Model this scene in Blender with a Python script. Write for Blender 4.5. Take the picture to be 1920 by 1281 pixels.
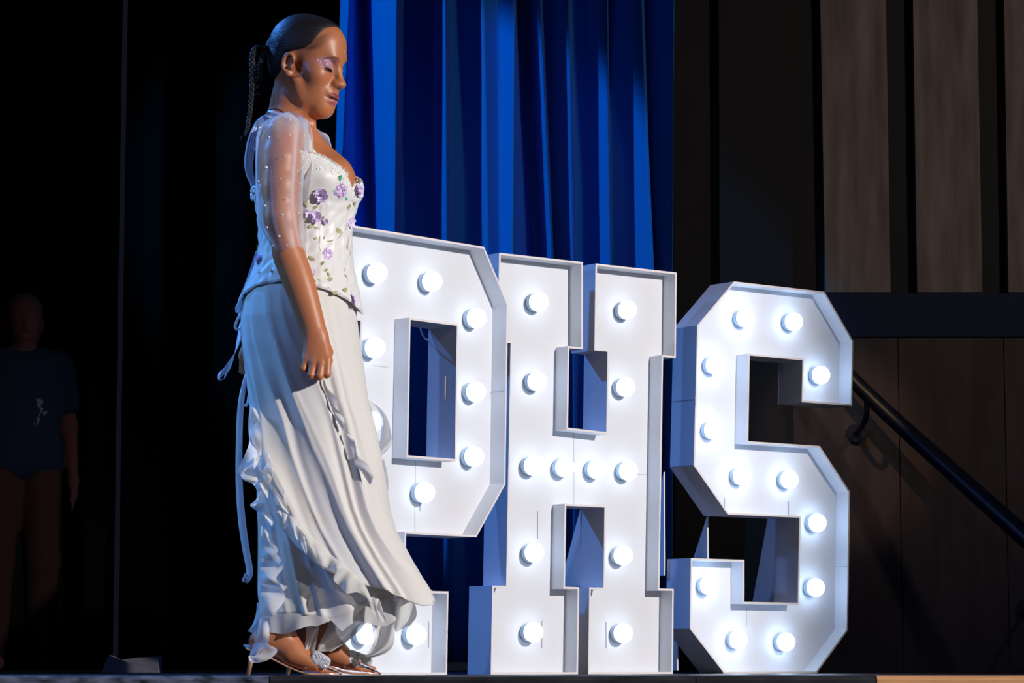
import bpy, bmesh, math, random
import numpy as np
from mathutils import Vector, Matrix
from mathutils.bvhtree import BVHTree
random.seed(7); rng = np.random.default_rng(7)
SC = bpy.context.scene; COL = SC.collection
for o in list(bpy.data.objects): bpy.data.objects.remove(o)

# ------------------------------------------------------------------ camera
FPX = 5333.0; HZ = 1245.0; EYE = 0.03
PIT = math.atan((HZ - 640.5) / FPX)
cam_d = bpy.data.cameras.new('camera'); cam = bpy.data.objects.new('camera', cam_d); COL.objects.link(cam)
cam_d.sensor_width = 36.0; cam_d.lens = FPX / 1920 * 36.0; cam_d.clip_end = 60
cam.location = (0, 0, EYE); cam.rotation_euler = (math.pi / 2 + PIT, 0, 0)
SC.camera = cam

def ray(px, py):
    a = (px - 960) / FPX; b = (640.5 - py) / FPX
    return Vector((a, math.cos(PIT) - b * math.sin(PIT), math.sin(PIT) + b * math.cos(PIT)))
def W(px, py, Y):
    r = ray(px, py); return Vector((0, 0, EYE)) + r * (Y / r.y)

# ------------------------------------------------------------------ world, lights, exposure
w = bpy.data.worlds.new('world'); SC.world = w; w.use_nodes = True
w.node_tree.nodes['Background'].inputs[0].default_value = (0.25, 0.32, 0.55, 1)
w.node_tree.nodes['Background'].inputs[1].default_value = 0.018
SC.view_settings.view_transform = 'Standard'; SC.view_settings.look = 'None'
SC.view_settings.gamma = 1.0; SC.view_settings.exposure = 0.0; SC.view_settings.use_curve_mapping = False

def spot(name, loc, target, power, color, angle, blend=.3, size=.1):
    d = bpy.data.lights.new(name, 'SPOT'); d.energy = power; d.color = color
    d.spot_size = math.radians(angle); d.spot_blend = blend; d.shadow_soft_size = size
    o = bpy.data.objects.new(name, d); COL.objects.link(o); o.location = loc
    o.rotation_euler = (Vector(target) - Vector(loc)).to_track_quat('-Z', 'Y').to_euler()
    return o
# follow spot from the house, high and to the right of the photographer
spot('follow_spot', (6.1, 2.6, 3.1), (-0.25, 7.75, .85), 2900, (1.0, .95, .91), 28, .5, .06)
# weak frontal fill, added to lift the gown
spot('front_fill', (-1.0, -2.0, 4.0), (0.0, 7.6, .9), 70, (1.0, .95, .95), 26, .5, .3)
# blue back light from upstage left
spot('blue_back_light', (-4.2, 10.3, 5.2), (-.35, 7.7, .6), 1500, (.07, .30, 1.0), 31, .6, .12)
# pale blue light from the left wing
spot('side_light', (-5.2, 7.3, 2.6), (-.55, 7.15, .75), 380, (.13, .50, 1.0), 16, .4, .1)
spot('left_wing_wash', (-5.0, 4.6, 3.4), (0.3, 8.2, .6), 330, (.18, .36, 1.0), 34, .5, .2)
# blue wash grazing the main curtain
ct = W(670, 410, 12.0)
spot('curtain_wash', (-4.5, 8.6, 4.4), ct, 720, (.0, .46, 1.0), 22.5, .2, .08)
# warm house spill on the wood panels
spot('house_spill', (5.5, 3.0, 6.0), (2.1, 11.9, 2.9), 520, (1.0, .80, .70), 30, .7, .3)
spot('low_warm_light', (-.5, 6.4, 4.4), (1.33, 11.9, 1.05), 420, (1.0, .62, .36), 7, .6, .05)
# faint fill added so the dim figure at far left shows
spot('wing_fill', (-.8, 8.6, 2.6), (-2.0, 11.8, 1.0), .07, (1.0, .62, .62), 40, .8, .2)

# ------------------------------------------------------------------ materials
def mat(name, color, rough=.6, spec=.5, metal=0, noise=0, nscale=8, bump=0, bscale=60, emit=None, estr=0,
        sheen=0, coat=0, alpha=None, stretch=None, sss=0, trans=0, noise_col=None):
    m = bpy.data.materials.new(name); m.use_nodes = True; nt = m.node_tree; N = nt.nodes; L = nt.links
    b = N['Principled BSDF']; b.inputs['Base Color'].default_value = (*color, 1)
    b.inputs['Roughness'].default_value = rough; b.inputs['Specular IOR Level'].default_value = spec
    b.inputs['Metallic'].default_value = metal
    if sheen: b.inputs['Sheen Weight'].default_value = sheen
    if coat: b.inputs['Coat Weight'].default_value = coat; b.inputs['Coat Roughness'].default_value = .15
    if sss:
        b.inputs['Subsurface Weight'].default_value = sss; b.inputs['Subsurface Radius'].default_value = (.02, .008, .004)
        b.inputs['Subsurface Scale'].default_value = .5
    if trans: b.inputs['Transmission Weight'].default_value = trans
    if emit: b.inputs['Emission Color'].default_value = (*emit, 1); b.inputs['Emission Strength'].default_value = estr
    tc = N.new('ShaderNodeTexCoord'); mp = N.new('ShaderNodeMapping'); L.new(tc.outputs['Object'], mp.inputs[0])
    if stretch: mp.inputs['Scale'].default_value = stretch
    if noise:
        t = N.new('ShaderNodeTexNoise'); t.inputs['Scale'].default_value = nscale; t.inputs['Detail'].default_value = 5
        L.new(mp.outputs[0], t.inputs['Vector'])
        r = N.new('ShaderNodeValToRGB'); L.new(t.outputs[0], r.inputs[0])
        r.color_ramp.elements[0].position = .3; r.color_ramp.elements[1].position = .7
        c2 = noise_col or [min(1, c * (1 + noise)) for c in color]
        r.color_ramp.elements[0].color = (*[c * (1 - noise) for c in color], 1); r.color_ramp.elements[1].color = (*c2, 1)
        L.new(r.outputs[0], b.inputs['Base Color'])
    if bump:
        t2 = N.new('ShaderNodeTexNoise'); t2.inputs['Scale'].default_value = bscale; t2.inputs['Detail'].default_value = 4
        L.new(mp.outputs[0], t2.inputs['Vector'])
        bp = N.new('ShaderNodeBump'); bp.inputs['Strength'].default_value = bump; bp.inputs['Distance'].default_value = .004
        L.new(t2.outputs[0], bp.inputs['Height']); L.new(bp.outputs[0], b.inputs['Normal'])
    return m

def sheer(name, color, lo, hi, rough=.6, translucent=.4):
    """thin woven cloth: holes let light through, threads close up at grazing angles"""
    m = bpy.data.materials.new(name); m.use_nodes = True; nt = m.node_tree; N = nt.nodes; L = nt.links
    N.remove(N['Principled BSDF']); out = N['Material Output']
    tr = N.new('ShaderNodeBsdfTransparent'); df = N.new('ShaderNodeBsdfDiffuse'); tl = N.new('ShaderNodeBsdfTranslucent')
    df.inputs[0].default_value = (*color, 1); tl.inputs[0].default_value = (*color, 1)
    m1 = N.new('ShaderNodeMixShader'); m1.inputs[0].default_value = translucent
    L.new(df.outputs[0], m1.inputs[1]); L.new(tl.outputs[0], m1.inputs[2])
    lw = N.new('ShaderNodeLayerWeight'); lw.inputs[0].default_value = .5
    mr = N.new('ShaderNodeMapRange'); mr.inputs['To Min'].default_value = lo; mr.inputs['To Max'].default_value = hi
    L.new(lw.outputs['Facing'], mr.inputs[0])
    m2 = N.new('ShaderNodeMixShader'); L.new(mr.outputs[0], m2.inputs[0]); L.new(tr.outputs[0], m2.inputs[1]); L.new(m1.outputs[0], m2.inputs[2])
    L.new(m2.outputs[0], out.inputs[0])
    return m

M = {}
M['board'] = mat('white_foam_board', (.70, .705, .75), .55, .3, noise=.02, nscale=5)
M['board_edge'] = mat('white_board_edge', (.80, .76, .79), .6, .3)
M['slot'] = mat('board_slot', (.30, .31, .36), .8)
M['seam'] = mat('board_seam', (.45, .46, .52), .8)
M['bulb'] = mat('lit_bulb', (1, 1, 1), .3, emit=(.55, .74, 1.0), estr=4.0)
M['bulb_bright'] = mat('bright_lit_bulb', (1, 1, 1), .3, emit=(.50, .70, 1.0), estr=10.5)
M['socket'] = mat('bulb_socket', (.55, .74, .95), .5)
M['velvet'] = mat('blue_velvet', (.03, .25, .80), .85, .1, sheen=.15, noise=.06, nscale=3, stretch=(1, 1, .15), bump=.15, bscale=120)
M['black_cloth'] = mat('black_drape', (.004, .004, .005), .95, .05, noise=.3, nscale=3)
M['stage'] = mat('black_stage_floor', (.012, .012, .015), .38, .5, noise=.5, nscale=3, bump=.1, bscale=40)
M['nosing'] = mat('black_rubber_nosing', (.02, .02, .024), .35, .5, noise=.6, nscale=9, stretch=(1, 1, 4))
M['marble'] = mat('scuffed_blue_black_nosing', (.03, .035, .05), .3, .6, noise=.7, nscale=14, noise_col=(.16, .18, .26), stretch=(1.4, 1, 5))
M['wood_nosing'] = mat('varnished_wood_edge', (.50, .25, .11), .4, .5, noise=.25, nscale=10, stretch=(.4, 4, 8), bump=.1)
M['darkwood'] = mat('dark_wood_panel', (.060, .042, .040), .5, .3, noise=.3, nscale=4, stretch=(3, 1, .5))
M['blackwood'] = mat('black_painted_panel', (.013, .013, .016), .6, .3, noise=.2, nscale=4)
M['bluedark'] = mat('dark_blue_band', (.003, .012, .060), .6, .3)
M['greywood'] = mat('weathered_board', (.26, .21, .185), .7, .3, noise=.28, nscale=5, noise_col=(.36, .31, .28), stretch=(3.5, 1, .45), bump=.4, bscale=30)
M['rail'] = mat('black_handrail', (.006, .010, .025), .4, .4)
M['paper'] = mat('grey_lavender_paper', (.13, .12, .16), .8)
M['cable'] = mat('white_cable', (.7, .72, .8), .5)

# ------------------------------------------------------------------ object helpers
def tag(o, label=None, cat=None, group=None, kind=None):
    if label: o['label'] = label
    if cat: o['category'] = cat
    if group: o['group'] = group
    if kind: o['kind'] = kind
    return o
def empty(name, loc, label, cat, group=None, rz=0):
    o = bpy.data.objects.new(name, None); COL.objects.link(o); o.location = loc; o.rotation_euler = (0, 0, rz)
    o.empty_display_size = .1
    bpy.context.view_layer.update()
    return tag(o, label, cat, group)
def link(name, me, m=None, parent=None, world=True):
    o = bpy.data.objects.new(name, me); COL.objects.link(o)
    if m is not None:
        for x in (m if isinstance(m, (list, tuple)) else [m]): me.materials.append(x)
    if parent is not None:
        o.parent = parent
        if world:      # geometry is given in world coordinates
            pm = Matrix.Identity(4); q = parent
            while q is not None: pm = q.matrix_local @ pm if False else (Matrix.LocRotScale(q.location, q.rotation_euler, q.scale) @ pm); q = q.parent
            me.transform(pm.inverted())
    return o
def pm(name, verts, faces, m=None, parent=None, smooth=False, world=True, mi=None):
    me = bpy.data.meshes.new(name); me.from_pydata([tuple(v) for v in verts], [], faces)
    if mi is not None: me.polygons.foreach_set('material_index', mi)
    if smooth: me.polygons.foreach_set('use_smooth', [True] * len(me.polygons))
    me.update()
    return link(name, me, m, parent, world)
def npmesh(name, V, Q, m=None, parent=None, smooth=True, world=True):
    me = bpy.data.meshes.new(name); nv = len(V); nf = len(Q); k = Q.shape[1]
    me.vertices.add(nv); me.vertices.foreach_set('co', np.asarray(V, np.float32).ravel())
    me.loops.add(nf * k); me.loops.foreach_set('vertex_index', np.asarray(Q, np.int32).ravel())
    me.polygons.add(nf); me.polygons.foreach_set('loop_start', np.arange(0, nf * k, k, dtype=np.int32))
    me.polygons.foreach_set('use_smooth', np.full(nf, smooth))
    me.update(calc_edges=True); me.validate()
    return link(name, me, m, parent, world)
def bxv(x0, x1, y0, y1, z0, z1):
    v = [(x, y, z) for z in (z0, z1) for y in (y0, y1) for x in (x0, x1)]
    f = [(0, 2, 3, 1), (4, 5, 7, 6), (0, 1, 5, 4), (2, 6, 7, 3), (0, 4, 6, 2), (1, 3, 7, 5)]
    return v, f
def box(name, x0, x1, y0, y1, z0, z1, m, parent=None, bevel=0, world=True):
    v, f = bxv(x0, x1, y0, y1, z0, z1)
    if not bevel: return pm(name, v, f, m, parent, world=world)
    bm = bmesh.new(); vs = [bm.verts.new(p) for p in v]
    for q in f: bm.faces.new([vs[i] for i in q])
    bmesh.ops.bevel(bm, geom=bm.edges[:], offset=bevel, segments=2, affect='EDGES')
    me = bpy.data.meshes.new(name); bm.to_mesh(me); bm.free(); return link(name, me, m, parent, world)
class MB:
    def __init__(s): s.v = []; s.f = []; s.mi = []
    def add(s, v, f, mi=0):
        n = len(s.v); s.v += [tuple(p) for p in v]; s.f += [tuple(i + n for i in q) for q in f]; s.mi += [mi] * len(f); return s
    def build(s, name, m, parent=None, smooth=True, world=True):
        return pm(name, s.v, s.f, m, parent, smooth, world, s.mi)
def sphv(c, r, nu=10, nv=7, sc=(1, 1, 1)):
    v = [(c[0], c[1], c[2] + r * sc[2])]; f = []
    for j in range(1, nv):
        t = math.pi * j / nv
        for i in range(nu):
            p = 2 * math.pi * i / nu
            v.append((c[0] + r * sc[0] * math.sin(t) * math.cos(p), c[1] + r * sc[1] * math.sin(t) * math.sin(p), c[2] + r * sc[2] * math.cos(t)))
    v.append((c[0], c[1], c[2] - r * sc[2])); e = len(v) - 1
    for i in range(nu): f.append((0, 1 + i, 1 + (i + 1) % nu)); f.append((e, e - nu + (i + 1) % nu, e - nu + i))
    for j in range(nv - 2):
        for i in range(nu):
            a = 1 + j * nu + i; b = 1 + j * nu + (i + 1) % nu
            f.append((a, a + nu, b + nu, b))
    return v, f
def catmull(P, n=8):
    P = [Vector(p) for p in P]; Q = [P[0] * 2 - P[1]] + P + [P[-1] * 2 - P[-2]]; out = []
    for i in range(1, len(Q) - 2):
        a, b, c, d = Q[i - 1:i + 3]
        for k in range(n):
            t = k / n
            out.append(.5 * ((2 * b) + (c - a) * t + (2 * a - 5 * b + 4 * c - d) * t * t + (3 * b - a - 3 * c + d) * t ** 3))
    out.append(P[-1].copy()); return out
def tubev(P, R, k=8, flat=None):
    """swept tube; R number or list; flat=(wide, thin) multipliers"""
    P = [Vector(p) for p in P]; n = len(P)
    if not hasattr(R, '__len__'): R = [R] * n
    v = []; f = []; up = Vector((0, 0, 1)); pn = None
    for i, p in enumerate(P):
        t = (P[min(i + 1, n - 1)] - P[max(i - 1, 0)]).normalized()
        if pn is None: pn = t.cross(up if abs(t.z) < .9 else Vector((1, 0, 0))).normalized()
        pn = (pn - t * pn.dot(t)).normalized(); bn = t.cross(pn)
        for j in range(k):
            a = 2 * math.pi * j / k; w1, w2 = flat or (1, 1)
            v.append(p + pn * (R[i] * w1 * math.cos(a)) + bn * (R[i] * w2 * math.sin(a)))
    for i in range(n - 1):
        for j in range(k): f.append((i * k + j, i * k + (j + 1) % k, (i + 1) * k + (j + 1) % k, (i + 1) * k + j))
    f.append(tuple(range(k - 1, -1, -1))); f.append(tuple((n - 1) * k + j for j in range(k)))
    return v, f
def tube(name, P, R, m, parent=None, k=8, flat=None):
    v, f = tubev(P, R, k, flat); return pm(name, v, f, m, parent, True)

# ------------------------------------------------------------------ stage floor, nosing, back walls
YE = 7.0                                   # downstage edge
tag(box('floor', -7, 7, YE, 13.2, -.25, 0, M['stage']), kind='structure')
xs = W(1643, 1266, YE).x
def nosing(name, x0, x1, m):
    prof = [(YE, .0015), (YE - .004, .0015), (YE - .012, -.002), (YE - .016, -.010), (YE - .016, -.045), (YE, -.045)]
    v = []; f = []
    for x in (x0, x1): v += [(x, y, z) for y, z in prof]
    n = len(prof)
    for i in range(n): f.append((i, (i + 1) % n, n + (i + 1) % n, n + i))
    f.append(tuple(range(n))); f.append(tuple(range(2 * n - 1, n - 1, -1)))
    return tag(pm(name, v, f, m), kind='structure')
nosing('trim_1', W(-260, 1266, YE).x, W(505, 1266, YE).x, M['marble'])
nosing('trim_2', W(507, 1266, YE).x, W(1303, 1266, YE).x, M['nosing'])
nosing('trim_3', W(1305, 1266, YE).x, W(1640, 1266, YE).x, M['nosing'])
nosing('trim_4', xs, 3.5, M['wood_nosing'])
tag(box('trim_5', -7, 7, YE - .01, YE, -.8, -.05, M['nosing']), kind='structure')

YW = 12.0
# right wall: dark backing, blue-black band, lower dark wainscot, upper boards
wall = tag(box('wall_back', W(1262, 0, YW).x, 7, YW + .1, YW + .3, 0, 5.5, M['blackwood']), kind='structure')
zb0 = W(1700, 630, YW).z; zb1 = W(1700, 548, YW).z
box('band', W(1500, 0, YW).x, 7, YW + .03, YW + .1, zb0, zb1, M['bluedark'], wall)
def quadboard(name, tl, tr, bl, br, Y, m, th=.05):
    a = [W(*tl, Y), W(*tr, Y), W(*br, Y), W(*bl, Y)]
    v = a + [p + Vector((0, th, 0)) for p in a]
    f = [(0, 3, 2, 1), (4, 5, 6, 7), (0, 1, 5, 4), (1, 2, 6, 5), (2, 3, 7, 6), (3, 0, 4, 7)]
    return pm(name, v, f, m, wall)
for i, (a, b, c, d) in enumerate([(1537, 1660, 1548, 1670), (1711, 1831, 1720, 1842), (1882, 2003, 1891, 2014), (2054, 2180, 2062, 2190)]):
    quadboard('board', (a, -60), (b, -60), (c, 548), (d, 548), YW + .03, M['greywood'])
quadboard('board', (1347, -60), (1486, -60), (1351, 625), (1488, 625), YW + .03, M['blackwood'])['label'] = 'black painted board'
xa = W(1488, 700, YW).x; k = 0
while xa < 4.2:                                      # lower wainscot panels
    box('panel', xa + .002, xa + .448, YW + .04, YW + .1, 0, zb0 - .003, M['darkwood'], wall); xa += .45
# handrail on its brackets
rail = empty('handrail', W(1600, 712, 11.75), 'black round handrail sloping down across the dark wood wall at right', 'handrail')
RP = [W(1560, 672, 11.78), W(1650, 762, 11.70), W(1780, 880, 11.55), W(1930, 1014, 11.35), W(2150, 1212, 11.1)]
tube('pipe', catmull(RP, 6), [.030 + .0006 * i for i in range(25)], M['rail'], rail, 16)
for (px, py, Y) in ((1625, 738, 11.72), (1990, 1068, 11.3)):
    q = W(px, py, Y); 
    pth = [q + Vector((0, 0, -.028)), q + Vector((0, .02, -.09)), q + Vector((-.01, .10, -.13)), Vector((q.x - .01, YW + .04, q.z - .14))]
    b = tube('bracket', catmull(pth, 5), .012, M['rail'], rail, 8)
    v, f = [], []
    for yy in (YW + .015, YW + .04):
        v += [(q.x - .01 + .04 * math.cos(2 * math.pi * i / 14), yy, q.z - .14 + .04 * math.sin(2 * math.pi * i / 14)) for i in range(14)]
    f = [tuple(range(14)), tuple(range(27, 13, -1))] + [(i, 14 + i, 14 + (i + 1) % 14, (i + 1) % 14) for i in range(14)]
    pm('rosette', v, f, M['rail'], b)

# black masking drapes at stage left of picture
def drape(name, x0, x1, Y, z0, z1, amp, per, m, label, cat, n=None, seed=0, thick=.02):
    r = random.Random(seed); n = n or int((x1 - x0) / per * 10); ph = r.random() * 6
    pts = []
    for i in range(n + 1):
        x = x0 + (x1 - x0) * i / n
        pts.append((x, Y + amp * (math.sin(2 * math.pi * x / per + ph) + .5 * math.sin(2 * math.pi * x / per * 1.73 + 2 * ph))))
    v = []; f = []; rows = [z0, z0 + .3 * (z1 - z0), z0 + .7 * (z1 - z0), z1]
    for k, z in enumerate(rows):
        for x, y in pts: v.append((x, y + .3 * amp * math.sin(x * 9 + k), z))
    nn = n + 1; R = len(rows)
    for k in range(R - 1):
        for i in range(n): f.append((k * nn + i, k * nn + i + 1, (k + 1) * nn + i + 1, (k + 1) * nn + i))
    o = pm(name, v, f, m, smooth=True)
    s = o.modifiers.new('s', 'SOLIDIFY'); s.thickness = thick
    return tag(o, label, cat)
drape('black_masking_drape', -7, W(236, 0, 12.6).x, 12.5, .002, 5.5, .05, .34, M['black_cloth'], 'black masking drape at the far left behind the dim figure', 'drape', seed=1)
drape('black_masking_drape', W(240, 0, 12.4).x, W(322, 0, 12.4).x, 12.38, .002, 5.5, .02, .22, M['black_cloth'], 'narrow black drape just left of the performer, its edge faintly lit', 'drape', seed=2)
drape('black_masking_drape', W(318, 0, 12.6).x, W(700, 0, 12.6).x, 12.6, .002, 5.5, .05, .36, M['black_cloth'], 'black masking drape directly behind the performer', 'drape', seed=3)
tag(box('ceiling', -7, 7, 5.0, 13.2, 5.5, 5.7, M['blackwood']), kind='structure')

# blue main curtain: fold lines (pixel columns at top and bottom, depth offset)
folds = [(638, 622, 0), (657, 634, -.05), (678, 696, .12), (700, 720, -.03), (749, 744, -.17), (757, 750, .10), (800, 800, .13), (837, 840, -.12), (842, 846, .05), (868, 872, .05),
         (905, 915, -.06), (935, 938, -.03), (965, 962, -.10), (972, 1008, .12), (988, 1018, .07), (1011, 1034, -.10), (1018, 1040, .04), (1030, 1046, .06), (1066, 1074, -.08), (1071, 1082, .05),
         (1105, 1112, .04), (1136, 1142, -.10), (1142, 1148, .05), (1170, 1172, .0), (1200, 1222, -.12), (1212, 1226, .10), (1232, 1240, .07), (1262, 1258, -.06), (1268, 1264, .08)]
YC = 12.05; v = []; f = []; SUB = 5; n = 0
rows = 22
xt = np.array([a for a, b, c in folds], float); xb = np.array([b for a, b, c in folds], float); dp = np.array([c for a, b, c in folds], float)
tt = np.linspace(0, len(folds) - 1, (len(folds) - 1) * SUB + 1)
def sm(arr, t):
    i = np.minimum(t.astype(int), len(arr) - 2); fr = t - i; s = fr * fr * (3 - 2 * fr) * .5 + fr * .5
    return arr[i] * (1 - s) + arr[i + 1] * s
for r in range(rows + 1):
    py = -260 + (1242 + 260) * r / rows; a = min(max(py / 490, -.5), 2.2)
    xs_ = sm(xt, tt) * (1 - a) + sm(xb, tt) * a if a < 1.2 else sm(xt, tt) * (-.2) + sm(xb, tt) * 1.2
    dd = 1.5 * sm(dp, tt) * (1 + .12 * math.sin(r * .5))
    for x, d in zip(xs_, dd):
        q = W(float(x), py, YC); v.append((q.x, YC + float(d), max(q.z, .004)))
nn = len(tt)
for r in range(rows):
    for i in range(nn - 1): f.append((r * nn + i, (r + 1) * nn + i, (r + 1) * nn + i + 1, r * nn + i + 1))
cu = pm('stage_curtain', v, f, M['velvet'], smooth=True)
s = cu.modifiers.new('s', 'SOLIDIFY'); s.thickness = .012
tag(cu, 'royal blue pleated stage curtain hanging behind the lit letters', 'curtain')

# folded paper lying on the stage at left
pv = [W(190, 1252, 9.2), W(296, 1252, 9.2), W(297, 1231, 9.3), W(262, 1233, 9.32), W(221, 1238, 9.3), W(203, 1229, 9.3)]
pv = [Vector((p.x, p.y, max(p.z, .003))) for p in pv]
for i in (0, 1): pv[i].z = .002
vv = pv + [p + Vector((0, .10, 0)) for p in pv]; vv[6].z = vv[7].z = .002
ff = [(0, 1, 2, 3, 4, 5), (11, 10, 9, 8, 7, 6)] + [(i, (i + 1) % 6 + 0, (i + 1) % 6 + 6, i + 6) for i in range(6)]
tag(pm('folded_paper', vv, ff, M['paper']), 'crumpled pale lavender paper lying on the dark stage floor at left', 'paper')

# ------------------------------------------------------------------ marquee letters
DEP = .11; REC = .055; TH = .006
def letter(label, p0, deg, lean, outer, hole, bulbs, slots, seams, bulbmat, braces, joints=(), br=.029):
    th = math.radians(deg); u = Vector((math.cos(th), math.sin(th), 0)); n = Vector((-math.sin(th), math.cos(th), 0)); O = Vector((p0[0], p0[1], 0))
    P = lambda a, z, d=0: O + u * a + n * d + Vector((0, 0, z))
    root = empty('marquee_letter', P(sum(a for a, z in outer) / len(outer), 0, DEP / 2), label, 'letter', rz=0)
    # recessed face panel (triangulated with its hole)
    bm = bmesh.new()
    def shell(loop, ins):
        N = len(loop); out = []
        for i in range(N):
            a = Vector(loop[i - 1]); b = Vector(loop[i]); c = Vector(loop[(i + 1) % N])
            d1 = (b - a).normalized(); d2 = (c - b).normalized(); n1 = Vector((d1.y, -d1.x)); n2 = Vector((d2.y, -d2.x))
            bis = (n1 + n2); bis = bis / max(.2, bis.dot(n1)); out.append(b + bis * ins)
        return out
    loops = [(outer, 1)] + ([(hole, 1)] if hole else [])
    edges = []
    for lp, s in loops:
        ins = shell(lp, TH * .5)
        vs = [bm.verts.new(P(q[0], q[1], REC)) for q in ins]
        edges += [bm.edges.new((vs[i], vs[(i + 1) % len(vs)])) for i in range(len(vs))]
    bmesh.ops.triangle_fill(bm, edges=edges, use_beauty=True)
    g = bmesh.ops.extrude_face_region(bm, geom=bm.faces[:]); 
    for e in g['geom']:
        if isinstance(e, bmesh.types.BMVert): e.co += n * .006
    bmesh.ops.recalc_face_normals(bm, faces=bm.faces[:])
    me = bpy.data.meshes.new('face_panel'); bm.to_mesh(me); bm.free(); link('face_panel', me, M['board'], root)
    for lp, s in loops:
        ins = shell(lp, TH); N = len(lp)
        for i in range(N):
            a, b = lp[i], lp[(i + 1) % N]; ia, ib = ins[i], ins[(i + 1) % N]
            v = []
            for d in (0, DEP): v += [P(a[0], a[1], d), P(b[0], b[1], d), P(ib[0], ib[1], d), P(ia[0], ia[1], d)]
            f = [(0, 1, 2, 3), (7, 6, 5, 4), (0, 4, 5, 1), (2, 6, 7, 3), (1, 5, 6, 2), (3, 7, 4, 0)]
            pm('side_panel', v, f, [M['board'], M['board_edge']], root, mi=[1, 1, 0, 0, 0, 0])
    for (a, z) in bulbs:
        a, z = a, z
        cv = []; cf = []; K = 18                         # collar
        for d, r in ((REC, br * .86), (REC - .006, br * .94), (REC - .014, br * .94), (REC - .018, br * .8)):
            cv += [P(a + r * math.cos(2 * math.pi * i / K), z + r * math.sin(2 * math.pi * i / K), d) for i in range(K)]
        for j in range(3): cf += [(j * K + i, j * K + (i + 1) % K, (j + 1) * K + (i + 1) % K, (j + 1) * K + i) for i in range(K)]
        cf += [tuple(range(K)), tuple(range(4 * K - 1, 3 * K - 1, -1))]
        c = P(a, z, REC - .008 - br * .78); sv, sf = sphv(c, br, 20, 14)
        b = pm('bulb', sv, sf, bulbmat, root, True)
        pm('socket', cv, cf, M['socket'], b, True)
    def strip(name, a, z, w_, h_, m, d=REC):
        v = []
        for dd in (d - .0006, d + .001): v += [P(a - w_ / 2, z - h_ / 2, dd), P(a + w_ / 2, z - h_ / 2, dd), P(a + w_ / 2, z + h_ / 2, dd), P(a - w_ / 2, z + h_ / 2, dd)]
        pm(name, v, [(0, 1, 2, 3), (7, 6, 5, 4), (0, 4, 5, 1), (1, 5, 6, 2), (2, 6, 7, 3), (3, 7, 4, 0)], m, root)
    for (a, z, h_) in slots: strip('slot', a, z, .0035, h_, M['slot'])
    for (a, z, w_, h_) in seams: strip('seam', a, z, w_, h_, M['seam'])
    for (a, z0, z1, ext) in braces:                      # triangular back braces
        v = []
        for da in (-.003, .003): v += [P(a + da, z0, DEP), P(a + da, z1, DEP), P(a + da, z0, DEP + ext)]
        pm('back_brace', v, [(0, 1, 2), (5, 4, 3), (0, 3, 4, 1), (1, 4, 5, 2), (2, 5, 3, 0)], M['board'], root)
    for (a, z, d0, d1) in joints:                        # butt joints between rim boards
        v = [P(a + da, z + dz, d) for d in (d0 + .001, d1 - .001) for dz in (-.001, .001) for da in (-.0006, .0006)]
        pm('rim_joint', v, [(0, 1, 3, 2), (4, 6, 7, 5), (0, 4, 5, 1), (2, 3, 7, 6), (0, 2, 6, 4), (1, 5, 7, 3)], M['seam'], root)
    return root
def sk(pts, k): return [(a + k * z, z) for a, z in pts]
# letter P
kP = .021
Po = [(-.05, 1.22), (.519, 1.22), (.626, 1.065), (.626, .542), (.505, .386), (.216, .386), (.216, .231), (.392, .231), (.392, 0), (-.06, 0), (-.06, .231), (.02, .231), (.02, .96), (-.05, .96)]
Ph = [(.218, .981), (.218, .603), (.409, .603), (.409, .981)]
def cw(l): return l  # outer loops clockwise (inset goes to the right-hand side)
LP = letter('large white light-up letter P nearest the performer, partly hidden by her gown', (-.4395, 7.6753), 48.7, kP,
       sk(Po, kP), sk(Ph, kP),
       [(.129, 1.103), (.352, 1.102), (.539, 1.015), (.537, .803), (.53, .617), (.324, .505), (.122, .895), (.115, .69), (.108, .49), (.103, .30), (.095, .110), (.292, .110)],
       [(.338, .470, .030), (.375, .11, .075)], [(.319, .555, .002, .085), (.317, .436, .002, .080), (.175, .85, .06, .002)], M['bulb'],
       [(.03, .01, .75, .08), (.21, .01, .38, .16)], [(.642 - .0085, .81, 0, REC), (.642 + .002, .81, 0, DEP)])
kH = .023
Ho = [(-.028, 1.22), (.287, 1.22), (.292, .958), (.240, .958), (.240, .722), (.387, .716), (.387, .958), (.336, .958), (.336, 1.22), (.658, 1.22), (.658, .956), (.607, .956), (.603, .255), (.660, .255), (.660, 0), (.330, 0),
      (.330, .254), (.384, .254), (.384, .491), (.238, .491), (.238, .254), (.292, .254), (.292, 0), (-.030, 0), (-.030, .253), (.020, .253), (.020, .958), (-.028, .958)]
letter('large white light-up letter H, middle one of the row', (-.0373, 8.2021), 37.9, kH, sk(Ho, kH), None,
       [(.166, 1.091), (.16, .855), (.146, .606), (.264, .606), (.387, .606), (.509, .606), (.508, 1.093), (.5, .858), (.149, .352), (.487, .352), (.145, .121), (.486, .121)],
       [(.185, .435, .08), (.20, .115, .08), (.445, .115, .08)], [(.323, .605, .002, .22), (.59, .60, .04, .002)], M['bulb'],
       [(.245, .26, .49, .12), (.30, .01, .24, .12), (.395, .26, .49, .10)])
kS = .043
So = [(-.054, 1.22), (.341, 1.22), (.475, 1.07), (.475, .857), (.249, .857), (.249, .991), (.020, .991), (.022, .721), (.333, .721), (.472, .58), (.474, .136), (.337, 0), (-.057, 0), (-.204, .137), (-.206, .351), (.017, .351),
      (.021, .221), (.249, .221), (.249, .489), (-.058, .489), (-.204, .635), (-.204, 1.07)]
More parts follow.
